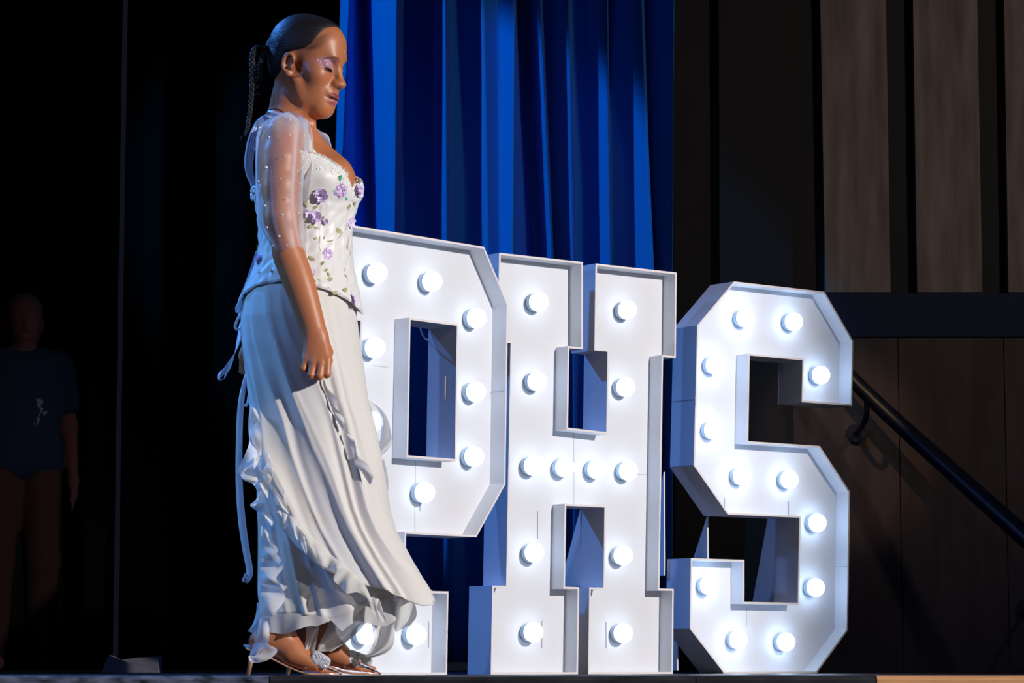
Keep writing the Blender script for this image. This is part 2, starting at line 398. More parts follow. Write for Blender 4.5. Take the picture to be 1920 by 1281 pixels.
letter('large white light-up letter S at the right end of the row, glowing brightest', (.6965, 8.83), 38.3, kS, sk(So, kS), None,
       [(.068, 1.112), (.279, 1.116), (-.063, .955), (.397, .952), (-.072, .751), (.048, .613), (.252, .610), (.373, .477), (-.095, .270), (.362, .271), (.026, .104), (.229, .098)],
       [(-.0, .52, .05), (.275, .52, .05)], [(.09, .175, .002, .06)], M['bulb_bright'],
       [(-.20, .30, .62, .10), (-.02, .23, .49, .13), (-.15, .01, .34, .14), (.30, .01, .72, .20)], [(-.204 + .043 * .84 - .0005, .84, 0, DEP), (-.204 + .043 * .64 - .0005, .637, 0, DEP), (.474 + .043 * .34 - .0065, .34, 0, REC)])
# thin white lead seen through the counter of the P
_th = math.radians(48.7); _n = Vector((-math.sin(_th), math.cos(_th), 0)); _o = Vector((-.4395, 7.6753, 0)) + _n * (DEP + .007)
def behindP(px, py):
    r = ray(px, py); t = (_o - Vector((0, 0, EYE))).dot(_n) / r.dot(_n); return Vector((0, 0, EYE)) + r * t
o = tube('power_cable', catmull([behindP(*q) for q in ((787, 560), (788, 600), (789, 618), (795, 632), (806, 638), (815, 620), (818, 604), (818, 560))], 6), .0025, M['cable'])
tag(o, 'thin white cable looped behind the opening of the letter P', 'cable')
_u = Vector((math.cos(_th), math.sin(_th), 0)); v = []
for d in (.040, .046):
    for z in (.775, .84): v += [Vector((-.4395, 7.6753, 0)) + _u * (.409 + kP * z - da) + _n * d + Vector((0, 0, z)) for da in (.0002, .0016)]
pm('slot', v, [(0, 1, 3, 2), (4, 6, 7, 5), (0, 4, 5, 1), (2, 3, 7, 6), (0, 2, 6, 4), (1, 5, 7, 3)], M['board_edge'], LP)['label'] = 'pale slot tab'

# ------------------------------------------------------------------ signed-distance sculpting -> one continuous mesh
class Field:
    def __init__(s, xs, ys, zs):
        s.ax = [np.asarray(a, np.float32) for a in (xs, ys, zs)]
        s.g = np.full([len(a) for a in s.ax], .5, np.float32)
    def block(s, lo, hi):
        sl = tuple(slice(max(0, int(np.searchsorted(a, l))), int(np.searchsorted(a, h))) for a, l, h in zip(s.ax, lo, hi))
        X, Y, Z = np.meshgrid(*[a[q] for a, q in zip(s.ax, sl)], indexing='ij', sparse=True)
        return sl, X, Y, Z
    def put(s, fn, lo, hi, k=.01, sub=False):
        m = k * 1.3 + .012
        sl, X, Y, Z = s.block([l - m for l in lo], [h + m for h in hi])
        a = s.g[sl]
        if a.size == 0: return
        b = np.broadcast_to(fn(X, Y, Z), a.shape).astype(np.float32)
        if sub: a2 = -a; 
        else: a2 = a
        h = np.maximum(k - np.abs(a2 - b), 0) / k
        r = np.minimum(a2, b) - h * h * k * .25
        s.g[sl] = -r if sub else r
    def cap(s, a, b, ra, rb, k=.01, sub=False, flat=None):
        a = np.array(a, float); b = np.array(b, float); d = b - a; L = max(d @ d, 1e-9)
        def fn(X, Y, Z):
            t = np.clip(((X - a[0]) * d[0] + (Y - a[1]) * d[1] + (Z - a[2]) * d[2]) / L, 0, 1)
            ex, ey, ez = X - a[0] - t * d[0], Y - a[1] - t * d[1], Z - a[2] - t * d[2]
            if flat is not None: ey = ey / flat
            return np.sqrt(ex ** 2 + ey ** 2 + ez ** 2) - (ra + (rb - ra) * t)
        R = max(ra, rb)
        s.put(fn, np.minimum(a, b) - R, np.maximum(a, b) + R, k, sub)
    def chain(s, pts, rad, k=.01, flat=None):
        for i in range(len(pts) - 1): s.cap(pts[i], pts[i + 1], rad[i], rad[i + 1], k, flat=flat)
    def mesh(s):
        g = s.g; n = g.shape; ins = g < 0
        c = ins[:-1, :-1, :-1].astype(np.int8)
        tot = np.zeros([k - 1 for k in n], np.int8)
        for dx in (0, 1):
            for dy in (0, 1):
                for dz in (0, 1): tot += ins[dx:n[0] - 1 + dx, dy:n[1] - 1 + dy, dz:n[2] - 1 + dz]
        I = np.argwhere((tot > 0) & (tot < 8)); ids = np.full(tot.shape, -1, np.int32); ids[tuple(I.T)] = np.arange(len(I))
        acc = np.zeros((len(I), 3)); cnt = np.zeros(len(I)); C = {}
        for dx in (0, 1):
            for dy in (0, 1):
                for dz in (0, 1): C[dx, dy, dz] = g[I[:, 0] + dx, I[:, 1] + dy, I[:, 2] + dz]
        A = s.ax
        for p in C:
            for ax in range(3):
                if p[ax] == 0:
                    q = list(p); q[ax] = 1; q = tuple(q); va, vb = C[p], C[q]; m = (va < 0) != (vb < 0)
                    t = np.where(m, va / np.where(m, va - vb, 1), 0)
                    P = np.stack([A[k][I[:, k] + p[k]] for k in range(3)], 1).astype(float)
                    P[:, ax] += t * (A[ax][I[:, ax] + 1] - A[ax][I[:, ax]])
                    acc[m] += P[m]; cnt[m] += 1
        V = acc / cnt[:, None]; Q = []
        for ax in range(3):
            a, b = [(1, 2), (2, 0), (0, 1)][ax]
            sl0 = [slice(None)] * 3; sl1 = [slice(None)] * 3; sl0[ax] = slice(0, -1); sl1[ax] = slice(1, None)
            ch = ins[tuple(sl0)] != ins[tuple(sl1)]; E = np.argwhere(ch)
            E = E[(E[:, a] > 0) & (E[:, b] > 0) & (E[:, a] < n[a] - 1) & (E[:, b] < n[b] - 1)]
            fl = ins[tuple(E.T)]
            def at(da, db):
                F = E.copy(); F[:, a] += da; F[:, b] += db; return ids[tuple(F.T)]
            q = np.stack([at(-1, -1), at(0, -1), at(0, 0), at(-1, 0)], 1); q[~fl] = q[~fl][:, ::-1]; Q.append(q)
        return V, np.concatenate(Q)

def axis(segs):
    """segs: [(start, end, step)...] -> increasing coordinates"""
    out = []
    for a, b, st in segs: out += list(np.arange(a, b - st * .5, st))
    return np.array(out + [segs[-1][1]], np.float32)

# ------------------------------------------------------------------ the performer
YB = 7.15
B = lambda px, py, dy=0.0: W(px, py, YB + dy)
person = empty('person', W(560, 1266, YB), 'person in white ruffled gown and floral corset, walking right with head bowed', 'person')
person.location.z = 0
Zs = lambda py: B(560, py).z
f = Field(axis([(B(435, 700).x, B(495, 100).x, .003), (B(495, 100).x, B(655, 100).x, .0016), (B(655, 100).x, B(712, 100).x, .003)]),
          axis([(6.90, 7.06, .0026), (7.06, 7.25, .0018), (7.25, 7.42, .0026)]),
          axis([(0, .10, .0022), (.10, Zs(722), .006), (Zs(722), Zs(640), .0022), (Zs(640), Zs(240), .0045), (Zs(240), Zs(8), .0015)]))
# ---- head, in its own frame: +x ahead, +y her left, +z up
PSI = math.radians(24); PITCH = math.radians(17); HS = 1.0
HC = B(577, 121, 0.0)
cR = Matrix.Rotation(-PSI, 3, 'Z') @ Matrix.Rotation(PITCH, 3, 'Y')
Rn = np.array(cR)
def H(x, y, z): return Vector(cR @ Vector((x * HS, y * HS, z * HS))) + HC
def hl(X, Y, Z):
    dx, dy, dz = X - HC.x, Y - HC.y, Z - HC.z
    return [(Rn[0, i] * dx + Rn[1, i] * dy + Rn[2, i] * dz) / HS for i in range(3)]
def hell(c, r, k=.012, sub=False, rot=0, fld=None, rz=0):
    F = fld or f; R = max(r) * HS; w_ = H(*c); cs, sn = math.cos(rot), math.sin(rot); cz, sz = math.cos(rz), math.sin(rz)
    def fn(X, Y, Z):
        x, y, z = hl(X, Y, Z); x = x - c[0]; y = y - c[1]; z = z - c[2]
        x, z = x * cs - z * sn, x * sn + z * cs
        x, y = x * cz + y * sz, -x * sz + y * cz
        q = np.sqrt((x / r[0]) ** 2 + (y / r[1]) ** 2 + (z / r[2]) ** 2)
        return (q - 1) * min(r) * HS
    F.put(fn, [w_.x - R, w_.y - R, w_.z - R], [w_.x + R, w_.y + R, w_.z + R], k, sub)
def hcap(a, b, ra, rb, k=.008, sub=False, fld=None): (fld or f).cap(H(*a), H(*b), ra * HS, rb * HS, k, sub)
hell((-.020, 0, .040), (.094, .074, .082), .01)
hell((.027, 0, .050), (.063, .063, .066), .02)          # forehead
hell((.030, 0, -.008), (.060, .059, .068), .02)         # mid face
for s_ in (-1, 1):
    hcap((-.012, s_ * .051, -.042), (.030, s_ * .034, -.084), .014, .012, .025)       # jaw
    hcap((.030, s_ * .034, -.084), (.068, s_ * .010, -.106), .012, .013, .03)
    hell((.054, s_ * .042, -.022), (.024, .020, .022), .025)                          # cheekbone
    hell((.050, s_ * .024, -.060), (.022, .018, .028), .03)
hell((.052, 0, -.068), (.036, .036, .040), .03)
hell((.080, 0, -.103), (.018, .022, .016), .018)
hell((.081, 0, -.084), (.018, .024, .025), .025)        # chin
hcap((.077, .022, .028), (.077, -.022, .028), .010, .010, .028)   # brow ridge
for s_ in (-1, 1): hell((.090, s_ * .035, .012), (.016, .019, .012), .014, True)      # sockets
for s_ in (-1, 1):
    hell((.0690, s_ * .0325, .007), (.0145, .0165, .0135), .004)                       # lowered lids over the eyes
    hcap((.081, s_ * .0225, .001), (.0745, s_ * .045, -.0005), .0018, .0016, .002)   # lash line fold
    hell((.085, s_ * .033, -.0040), (.005, .012, .0012), .002, True)
hcap((.084, 0, .018), (.106, 0, -.024), .0085, .0095, .014)       # nose bridge
hell((.1105, 0, -.0290), (.0125, .0120, .0105), .007)             # tip
for s_ in (-1, 1):
    hell((.1000, s_ * .0125, -.0325), (.0120, .0075, .0085), .009)                     # wings
    hell((.1060, s_ * .0075, -.0430), (.0052, .0034, .0038), .003, True)               # nostrils
hell((.0915, 0, -.052), (.011, .018, .012), .014)                 # philtrum pad
hell((.0980, 0, -.0625), (.0135, .0230, .0076), .005, rot=.25)    # upper lip
hell((.0965, 0, -.0780), (.0138, .0205, .0092), .005, rot=-.25)   # lower lip
hell((.1090, 0, -.0700), (.0120, .0260, .0008), .0022, True)      # parting
pass        # hollow above the chin
# ears
for s_ in (-1, 1):
    e0 = (-.010, s_ * .071, -.016)
    hell(e0, (.0150, .0070, .0250), .006, rot=-.2)
    ring = []
    for i in range(29):
        a = math.radians(-70 + i * 10); ring.append((e0[0] - .001 + .0145 * math.cos(a + math.pi * .45) * .92, s_ * (.079 + .001 * math.sin(a)), e0[2] + .004 + .0225 * math.sin(a + math.pi * .45)))
    for i in range(27): hcap(ring[i], ring[i + 1], .0034, .0034, .005)
    hell((e0[0] + .003, s_ * .0835, e0[2] + .001), (.0080, .0080, .0150), .004, True)
    hell((e0[0] + .011, s_ * .079, e0[2] - .006), (.0045, .0045, .0070), .004)
    hell((e0[0] + .004, s_ * .078, e0[2] - .024), (.0080, .0045, .0075), .005)
# neck
f.chain([B(551, 145, .0), B(547, 190, .01), B(541, 228, .02)], [.040, .040, .046], .02)
f.cap(B(564, 160, .0), B(550, 215, .012), .030, .030, .02)
f.cap(B(540, 150, .015), B(525, 218, .02), .026, .028, .03)
f.cap(B(556, 150, -.050), B(583, 232, -.005), .011, .010, .02)          # neck tendon
# torso rings: (py, xl, xr, half depth, dy)
TR = [(226, 508, 574, .058, .02), (238, 500, 576, .085, .02), (250, 490, 581, .120, .02), (270, 483, 592, .134, .02), (295, 480, 620, .134, .015), (320, 482, 645, .124, .01), (350, 484, 652, .116, .005), (380, 488, 650, .108, .0),
      (420, 496, 646, .096, .0), (460, 500, 642, .092, .0), (500, 496, 644, .100, .0), (550, 486, 650, .120, 0), (600, 478, 652, .130, 0), (650, 480, 652, .130, 0), (690, 488, 650, .120, 0)]
tz = np.array([B(560, t[0]).z for t in TR])[::-1]
tcx = np.array([(B(t[1], t[0]).x + B(t[2], t[0]).x) / 2 for t in TR])[::-1]; ta = np.array([(B(t[2], t[0]).x - B(t[1], t[0]).x) / 2 for t in TR])[::-1]
tb = np.array([t[3] for t in TR])[::-1]; tdy = np.array([t[4] for t in TR])[::-1]
def torso_fn(X, Y, Z):
    cx, a, b, dy = [np.interp(Z, tz, q) for q in (tcx, ta, tb, tdy)]
    q = np.sqrt(((X - cx) / a) ** 2 + ((Y - YB - dy) / b) ** 2); r = (q - 1) * np.minimum(a, b)
    return np.maximum(r, np.maximum(Z - tz[-1] - .01, tz[0] - Z))
f.put(torso_fn, [tcx.min() - .16, YB - .2, tz[0]], [tcx.max() + .16, YB + .22, tz[-1] + .02], .03)
f.cap(B(542, 252, -.11), B(560, 264, .15), .028, .026, .03)             # shoulders line
f.cap(B(626, 334, -.050), B(628, 337, -.05), .052, .050, .04)
f.cap(B(584, 275, .0), B(622, 325, .0), .034, .046, .04)            # bust
f.cap(B(634, 337, .060), B(635, 340, .060), .044, .044, .04)
# right arm, nearest the camera
f.chain([B(530, 256, -.135), B(526, 300, -.165), B(525, 350, -.175), B(527, 410, -.18), B(540, 475, -.18)], [.046, .045, .043, .040, .036], .02)
fa = catmull([B(540, 474, -.18), B(561, 532, -.185), B(579, 588, -.19), B(592, 632, -.195)], 4)
f.chain(fa, list(np.interp(np.linspace(0, 1, len(fa)), [0, .3, .7, 1], [.0375, .0365, .030, .026])), .01, flat=.88)
# right hand
kn = [(614, 676, -.222), (602, 681, -.226), (588, 680, -.224), (575, 674, -.216)]
wr = [(602, 628), (595, 630), (588, 630), (581, 628)]
for i, (k_, w_) in enumerate(zip(kn, wr)):
    f.cap(B(w_[0], w_[1], -.198), B(*k_[:2], k_[2] + .010), .0155, .0125, .012)
    if i < 3: f.cap(B(*k_[:2], k_[2] + .014), B(*kn[i + 1][:2], kn[i + 1][2] + .014), .011, .011, .008)
prox = [(613, 702), (599, 706), (583, 704), (569, 691)]; fr = [.0105, .0105, .0102, .009]
for i, (p_, k_) in enumerate(zip(prox, kn)):
    y0 = k_[2]; r = fr[i]
    f.cap(B(*k_[:2], y0 + .006), B(*p_, y0 + .002), r, r * .95, .004)
    f.cap(B(*p_, y0 + .002), B(p_[0] - 1, p_[1] + 1, y0 + .030), r * .95, r * .88, .0025)
    f.cap(B(p_[0] - 1, p_[1] + 1, y0 + .030), B(p_[0] - 3, p_[1] - 13, y0 + .043), r * .85, r * .75, .0025)
f.cap(B(604, 636, -.19), B(616, 660, -.175), .015, .012, .01)
f.cap(B(616, 660, -.175), B(613, 688, -.172), .0115, .0095, .003)
# left arm, swinging back behind the gown
f.chain([B(577, 280, .165), B(575, 340, .19), B(565, 430, .205), B(548, 478, .21)], [.044, .041, .037, .035], .02)
f.chain([B(548, 478, .21), B(512, 560, .20), B(478, 622, .19)], [.034, .031, .022], .02)
for i in range(4):
    a = B(470 + 2 * i, 632, .185 + .006 * i); b = B(455 + 5 * i, 664, .165 + .020 * i)
    c = B(447 + 4 * i, 684 + 2 * i, .165 + .020 * i); d = B(453 + 4 * i, 697 + i, .165 + .020 * i)
    f.cap(a, b, .014, .0105, .01); f.cap(b, c, .0095, .0088, .003); f.cap(c, d, .0088, .0075, .003)
f.cap(B(474, 636, .17), B(472, 668, .155), .012, .009, .006); f.cap(B(472, 668, .155), B(467, 685, .155), .009, .0078, .003)
# legs
f.chain([B(540, 640, -.055), B(560, 760, -.060), B(572, 880, -.065), B(562, 930, -.066), B(545, 1060, -.070), B(527, 1165, -.083)], [.065, .060, .050, .048, .042, .029], .03)
f.chain([B(585, 640, .06), B(610, 760, .07), B(634, 880, .095), B(634, 930, .095), B(620, 1060, .095), B(606, 1165, .095)], [.065, .060, .052, .052, .046, .030], .03)
# feet in heels
def foot(dx, dy, lift=0):
    P_ = lambda px, py, y=0: B(px + dx, py + lift, dy + y)
    f.cap(P_(527, 1165), P_(522, 1185), .031, .030, .02)
    f.cap(P_(486, 1203), P_(500, 1196), .026, .030, .02)
    f.cap(P_(505, 1200), P_(548, 1228), .028, .026, .02)
    f.cap(P_(528, 1190), P_(575, 1240, -.004), .030, .021, .02)
    f.cap(P_(548, 1228, -.010), P_(592, 1249, -.018), .024, .014, .02)
    f.cap(P_(555, 1225, .012), P_(592, 1247, .022), .024, .016, .02)
    for i, (yy, L, r) in enumerate(((.024, 42, .0100), (.010, 38, .0082), (-.002, 32, .0078), (-.012, 26, .0073), (-.021, 18, .0068))):
        f.cap(P_(584, 1246, yy), P_(584 + L * .55, 1253, yy * .8), r * 1.15, r, .006); f.cap(P_(584 + L * .55, 1253, yy * .8), P_(584 + L, 1258, yy * .62), r, r * .85, .003)
foot(0, -.085); foot(74, .095, -2)
V, Q = f.mesh()
# light relaxation
def relax(V, Q, it=1, lam=.4):
    E = np.concatenate([Q[:, [0, 1]], Q[:, [1, 2]], Q[:, [2, 3]], Q[:, [3, 0]]]); n = len(V)
    deg = np.bincount(E.ravel(), minlength=n).astype(float)
    for _ in range(it):
        S = np.stack([np.bincount(E[:, 0], V[E[:, 1], k], n) + np.bincount(E[:, 1], V[E[:, 0], k], n) for k in range(3)], 1)
        V = V + lam * (S / deg[:, None] - V)
    return V
V = relax(V, Q, 2, .4)
# make-up and hairline as painted colour on the skin
loc = (V - np.array(HC)) @ Rn / HS
x, y, z = loc.T; ay = np.abs(y)
sst = lambda a, b, v: np.clip((v - a) / (b - a), 0, 1) ** 2 * (3 - 2 * np.clip((v - a) / (b - a), 0, 1))
skin = np.array([.50, .178, .078]); colr = np.tile(skin, (len(V), 1))
def blend(mask, c):
    global colr
    colr = colr * (1 - mask[:, None]) + np.array(c) * mask[:, None]
hd = z > -.13
nz = rng.random(len(V))
lid = hd * (x > .055) * np.exp(-(((ay - .035) / .0170) ** 4 + ((z - .0140) / .0145) ** 4))
blend(lid * .8, (.46, .27, .42))
wing = hd * (x > .03) * np.exp(-(((ay - .050) / .009) ** 2 + ((z - .008) / .008) ** 2)); blend(wing * .45, (.55, .25, .45))
lash = hd * (x > .055) * np.exp(-(((ay - .0335) / .0155) ** 6 + ((z + .0015 + .05 * (ay - .033)) / .0030) ** 4)); blend(np.clip(lash * 1.3, 0, 1) * .95, (.012, .008, .01))
brow = hd * (x > .05) * np.exp(-(((ay - .032) / .019) ** 6 + ((z - .0315 + 30 * (ay - .028) ** 2) / .0038) ** 4)); blend(brow * .55, (.10, .035, .02))
up = hd * (x > .07) * np.exp(-((y / .0235) ** 6 + ((z + .0630) / .0072) ** 6)); lo = hd * (x > .07) * np.exp(-((y / .0215) ** 6 + ((z + .0785) / .0092) ** 6))
blend(np.clip(up * 1.2, 0, 1), (.24, .060, .060)); blend(np.clip(lo * 1.2, 0, 1), (.42, .125, .125))
ln = hd * (x > .075) * np.exp(-((y / .024) ** 6 + ((z + .0702) / .0014) ** 4)); blend(ln, (.07, .015, .015))
# swooped baby hairs laid on temple and in front of the ear
arc = .5 + .5 * np.sin(np.sqrt((x - .02) ** 2 + (z - .085) ** 2) * 1900 + 1.5 * np.sin(x * 160))
th_ = hd * sst(.0, .012, x) * sst(.010, .022, ay) * np.exp(-(((x - .045) / .019) ** 4 + ((z - .060 - .8 * (x - .05)) / .019) ** 4)); blend(th_ * (.45 + .35 * arc), (.075, .038, .030))
edge = hd * (x > .0) * np.exp(-(((z - .034 - .35 * (x - .02)) / .006) ** 2)) * (1 - sst(.035, .065, x)) * sst(.025, .04, ay); blend(edge * .55, (.06, .03, .022))
sb = hd * (ay > .04) * np.exp(-(((x - .013) / .011) ** 4 + ((z + .012) / .030) ** 4)); blend(sb * (.45 + .35 * (.5 + .5 * np.sin((x * .8 - z * .3) * 1700))), (.05, .02, .015))
curl = hd * (ay > .04) * np.exp(-(((z + .040 - .6 * (x - .02)) / .0035) ** 2)) * (x > .005) * (x < .034); blend(curl * .75, (.04, .018, .014))
bl = hd * np.exp(-(((ay - .05) / .018) ** 2 + ((z + .02) / .016) ** 2)) * (x > .02); blend(bl * .25, (.58, .21, .14))
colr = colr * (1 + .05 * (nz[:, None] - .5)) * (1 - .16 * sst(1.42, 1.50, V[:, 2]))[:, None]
body = npmesh('body', V, Q, None, person)
ca = body.data.color_attributes.new('paint', 'FLOAT_COLOR', 'POINT')
ca.data.foreach_set('color', np.concatenate([colr, np.ones((len(V), 1))], 1).astype(np.float32).ravel())
M['skin'] = mat('brown_skin', (.4, .2, .1), .42, .45, sss=.08, bump=.06, bscale=350)
nt = M['skin'].node_tree; vc = nt.nodes.new('ShaderNodeVertexColor'); vc.layer_name = 'paint'
nt.links.new(vc.outputs[0], nt.nodes['Principled BSDF'].inputs['Base Color'])
body.data.materials.append(M['skin'])
print('body', len(V), f.g.shape)

# ---- hair: sleek cap pulled back with a side part
hf = Field(axis([(H(-.13, 0, 0).x - .03, H(.10, 0, 0).x + .03, .0022)]), axis([(7.03, 7.28, .0022)]), axis([(H(0, 0, -.09).z - .02, H(0, 0, .14).z + .02, .0022)]))
hell((-.021, 0, .041), (.0985, .0785, .0865), .01, fld=hf)
hell((.027, 0, .051), (.0655, .0655, .0690), .02, fld=hf)
hell((-.050, 0, -.018), (.050, .058, .050), .03, fld=hf)
hell((-.105, 0, .020), (.026, .024, .024), .02, fld=hf)
def hairline(X, Y, Z):
    x, y, z = hl(X, Y, Z); ay = np.abs(y)
    # front limit: forehead hairline swoops back over the temple and round the ear
    xf = np.interp(z, [-.09, -.06, -.045, -.01, .012, .024, .034, .050, .075, .092, .110, .120, .13], [-.062, -.050, -.040, -.034, -.024, .000, .022, .036, .043, .047, .057, .075, .10])
    pass
    return xf - x
sl, X_, Y_, Z_ = hf.block([-9] * 3, [99] * 3)
dl = np.broadcast_to(hairline(X_, Y_, Z_), hf.g.shape); hf.g = np.maximum(hf.g + .0042 * np.exp(-np.clip(dl, 0, 1) / .009), -dl).astype(np.float32)
hcap((.082, -.022, .083), (-.03, -.030, .128), .0016, .0016, .003, True, hf)      # the parting
Vh, Qh = hf.mesh(); Vh = relax(Vh, Qh, 2, .4)
M['hair'] = mat('black_hair', (.012, .010, .011), .48, .35, bump=0)
nt = M['hair'].node_tree; N = nt.nodes; L = nt.links
tc = N.new('ShaderNodeTexCoord'); mp = N.new('ShaderNodeMapping'); mp.inputs['Rotation'].default_value = (0, math.radians(28), 0); mp.inputs['Scale'].default_value = (18, 60, 420)
nz_ = N.new('ShaderNodeTexNoise'); nz_.inputs['Scale'].default_value = 1.0; nz_.inputs['Detail'].default_value = 6
bp = N.new('ShaderNodeBump'); bp.inputs['Strength'].default_value = .55; bp.inputs['Distance'].default_value = .003
L.new(tc.outputs['Object'], mp.inputs[0]); L.new(mp.outputs[0], nz_.inputs['Vector']); L.new(nz_.outputs[0], bp.inputs['Height']); L.new(bp.outputs[0], N['Principled BSDF'].inputs['Normal'])
hair = npmesh('hair', Vh, Qh, M['hair'], person); hair['label'] = 'sleek black hair combed back from a side parting'
# ponytail of braids
pony = MB()
braids = [[B(500, 90, .0), B(484, 88, .0), B(474, 102, -.005), B(473, 150, -.01), B(470, 200, -.01), B(465, 236, -.01), B(461, 256, -.01)],
          [B(502, 92, .01), B(486, 94, .01), B(480, 120, .01), B(477, 165, .01)],
          [B(502, 98, -.01), B(493, 104, -.01), B(489, 130, -.01), B(488, 152, 0)]]
for bi, pts in enumerate(braids):
    P_ = catmull(pts, 14); n = len(P_)
    for s3 in range(3):
        q = []; R_ = []
        for i, p in enumerate(P_):
            a = i * .8 + s3 * 2.094; t = i / n; w_ = .0052 * (1 - .4 * t)
            q.append(p + Vector((math.sin(a) * w_, math.sin(2 * a) * w_ * .6, 0))); R_.append(.0046 * (1 - .45 * t))
        pony.add(*tubev(q, R_, 6))
for i in range(14):        # loose curls
    c = B(random.uniform(470, 482), random.uniform(92, 150), random.uniform(-.03, .03)); q = []
    for j in range(14):
        a = j * .75; q.append(c + Vector((.008 * math.sin(a + i) + random.uniform(-.001, .001), .008 * math.cos(a + i), -.0035 * j)))
    pony.add(*tubev(q, .0006, 4))
q = [B(461, 255) + Vector((-.004 - .009 * math.sin(a * .5), 0, -.009 + .009 * math.cos(a * .5))) for a in range(11)]
pony.add(*tubev(q, .0016, 5))
pony.build('braided_ponytail', M['hair'], person)
# lashes
for s_ in (-1, 1):
    mb = MB()
    for i in range(13):
        t = i / 12; yy = s_ * (.020 + .027 * t); x0 = .0845 - .010 * (t - .2) ** 2 * 3 - .004 * t
        a = H(x0 - .002, yy, -.001 + .001 * t); b = H(x0 + .008, yy + s_ * .002, -.0065); c = H(x0 + .012, yy + s_ * .0035, -.0055 + .001 * t)
        mb.add(*tubev([a, b, c], [.0008, .0006, .0003], 4))
    mb.build('eyelash', M['hair'], person)
M['gem'] = mat('rhinestone', (.9, .9, .95), .12, 1.0, metal=.25)
M['pearl'] = mat('white_pearl', (.88, .88, .90), .18, .8, coat=.5)
bvh_b = BVHTree.FromPolygons([Vector(v) for v in V], [tuple(q) for q in Q])
def hit(px, py, bvh, extra=0.0):
    r = ray(px, py).normalized(); o = Vector((0, 0, EYE)); h = bvh.ray_cast(o, r)
    if h[0] is None: return None, None
    n_ = h[1]; n_ = -n_ if n_.dot(r) > 0 else n_
    return h[0] + n_ * extra, n_
for px, py, r in ((595, 112, .0022), (600, 116, .0012), (604, 120, .0010), (645, 97, .0018), (617, 113, .0012), (622, 112, .0012), (612, 114, .001)):
    p, n_ = hit(px, py, bvh_b)
    if p is not None: pm('face_gem', *sphv(p, r, 8, 6), M['gem'], person, True)

# ------------------------------------------------------------------ clothing
M['satin'] = mat('white_satin', (.78, .78, .79), .42, .45, noise=.03, nscale=14, bump=.25, bscale=45)
M['chiffon'] = mat('ivory_chiffon', (.86, .84, .835), .75, .2, bump=.06, bscale=300)
nt = M['chiffon'].node_tree; N = nt.nodes; L = nt.links      # thin cloth lets some light through
tl = N.new('ShaderNodeBsdfTranslucent'); tl.inputs[0].default_value = (.86, .84, .82, 1); mx = N.new('ShaderNodeMixShader'); mx.inputs[0].default_value = .22
L.new(N['Principled BSDF'].outputs[0], mx.inputs[1]); L.new(tl.outputs[0], mx.inputs[2]); L.new(mx.outputs[0], N['Material Output'].inputs[0])
M['ruffle'] = sheer('thin_chiffon_ruffle', (.86, .85, .84), .84, .98, translucent=.35)
M['tulle'] = sheer('sheer_white_tulle', (.72, .76, .88), .10, .80, translucent=.25)
M['lace'] = sheer('sheer_lace', (.70, .76, .88), .45, .95, translucent=.3)
M['ribbon'] = mat('pale_satin_ribbon', (.74, .80, .92), .3, .6)
M['back_ribbon'] = mat('blue_light_tinted_strap', (.50, .66, .92), .6)  # blue of the side light is tinted into the strap colour
M['lilac'] = mat('lilac_petal', (.78, .66, .92), .6, noise=.08, nscale=60)
M['violet'] = mat('purple_beads', (.68, .45, .86), .3, .8)
M['olive'] = mat('olive_leaf', (.40, .36, .17), .6)
M['green'] = mat('green_leaf', (.06, .42, .26), .5)
M['beads'] = mat('silver_beads', (.85, .83, .85), .2, 1, metal=.15)

def loft(name, rings, m, parent, n=96, closed=True, world=True):
    """rings: list of lists of points"""
    v = [p for r in rings for p in r]; k = len(rings[0]); f = []
    for j in range(len(rings) - 1):
        for i in range(k if closed else k - 1):
            f.append((j * k + i, (j + 1) * k + i, (j + 1) * k + (i + 1) % k, j * k + (i + 1) % k))
    return pm(name, v, f, m, parent, True)

# ---- corset -------------------------------------------------
# (py, left px, right px, half depth)
CS = [(262, 482, 612, .120), (300, 472, 648, .128), (318, 471, 662, .132), (335, 472, 672, .133), (350, 474, 677, .132), (368, 477, 676, .128), (385, 481, 669, .121), (405, 486, 661, .113), (435, 489, 657, .107), (465, 489, 657, .109),
      (495, 484, 658, .119), (525, 474, 664, .138), (555, 463, 672, .154), (590, 452, 678, .166), (620, 446, 680, .17)]
cy_ = np.array([c[0] for c in CS], float)
def csil(py): return [float(np.interp(py, cy_, [c[k] for c in CS])) for k in (1, 2, 3)]
NA = 200
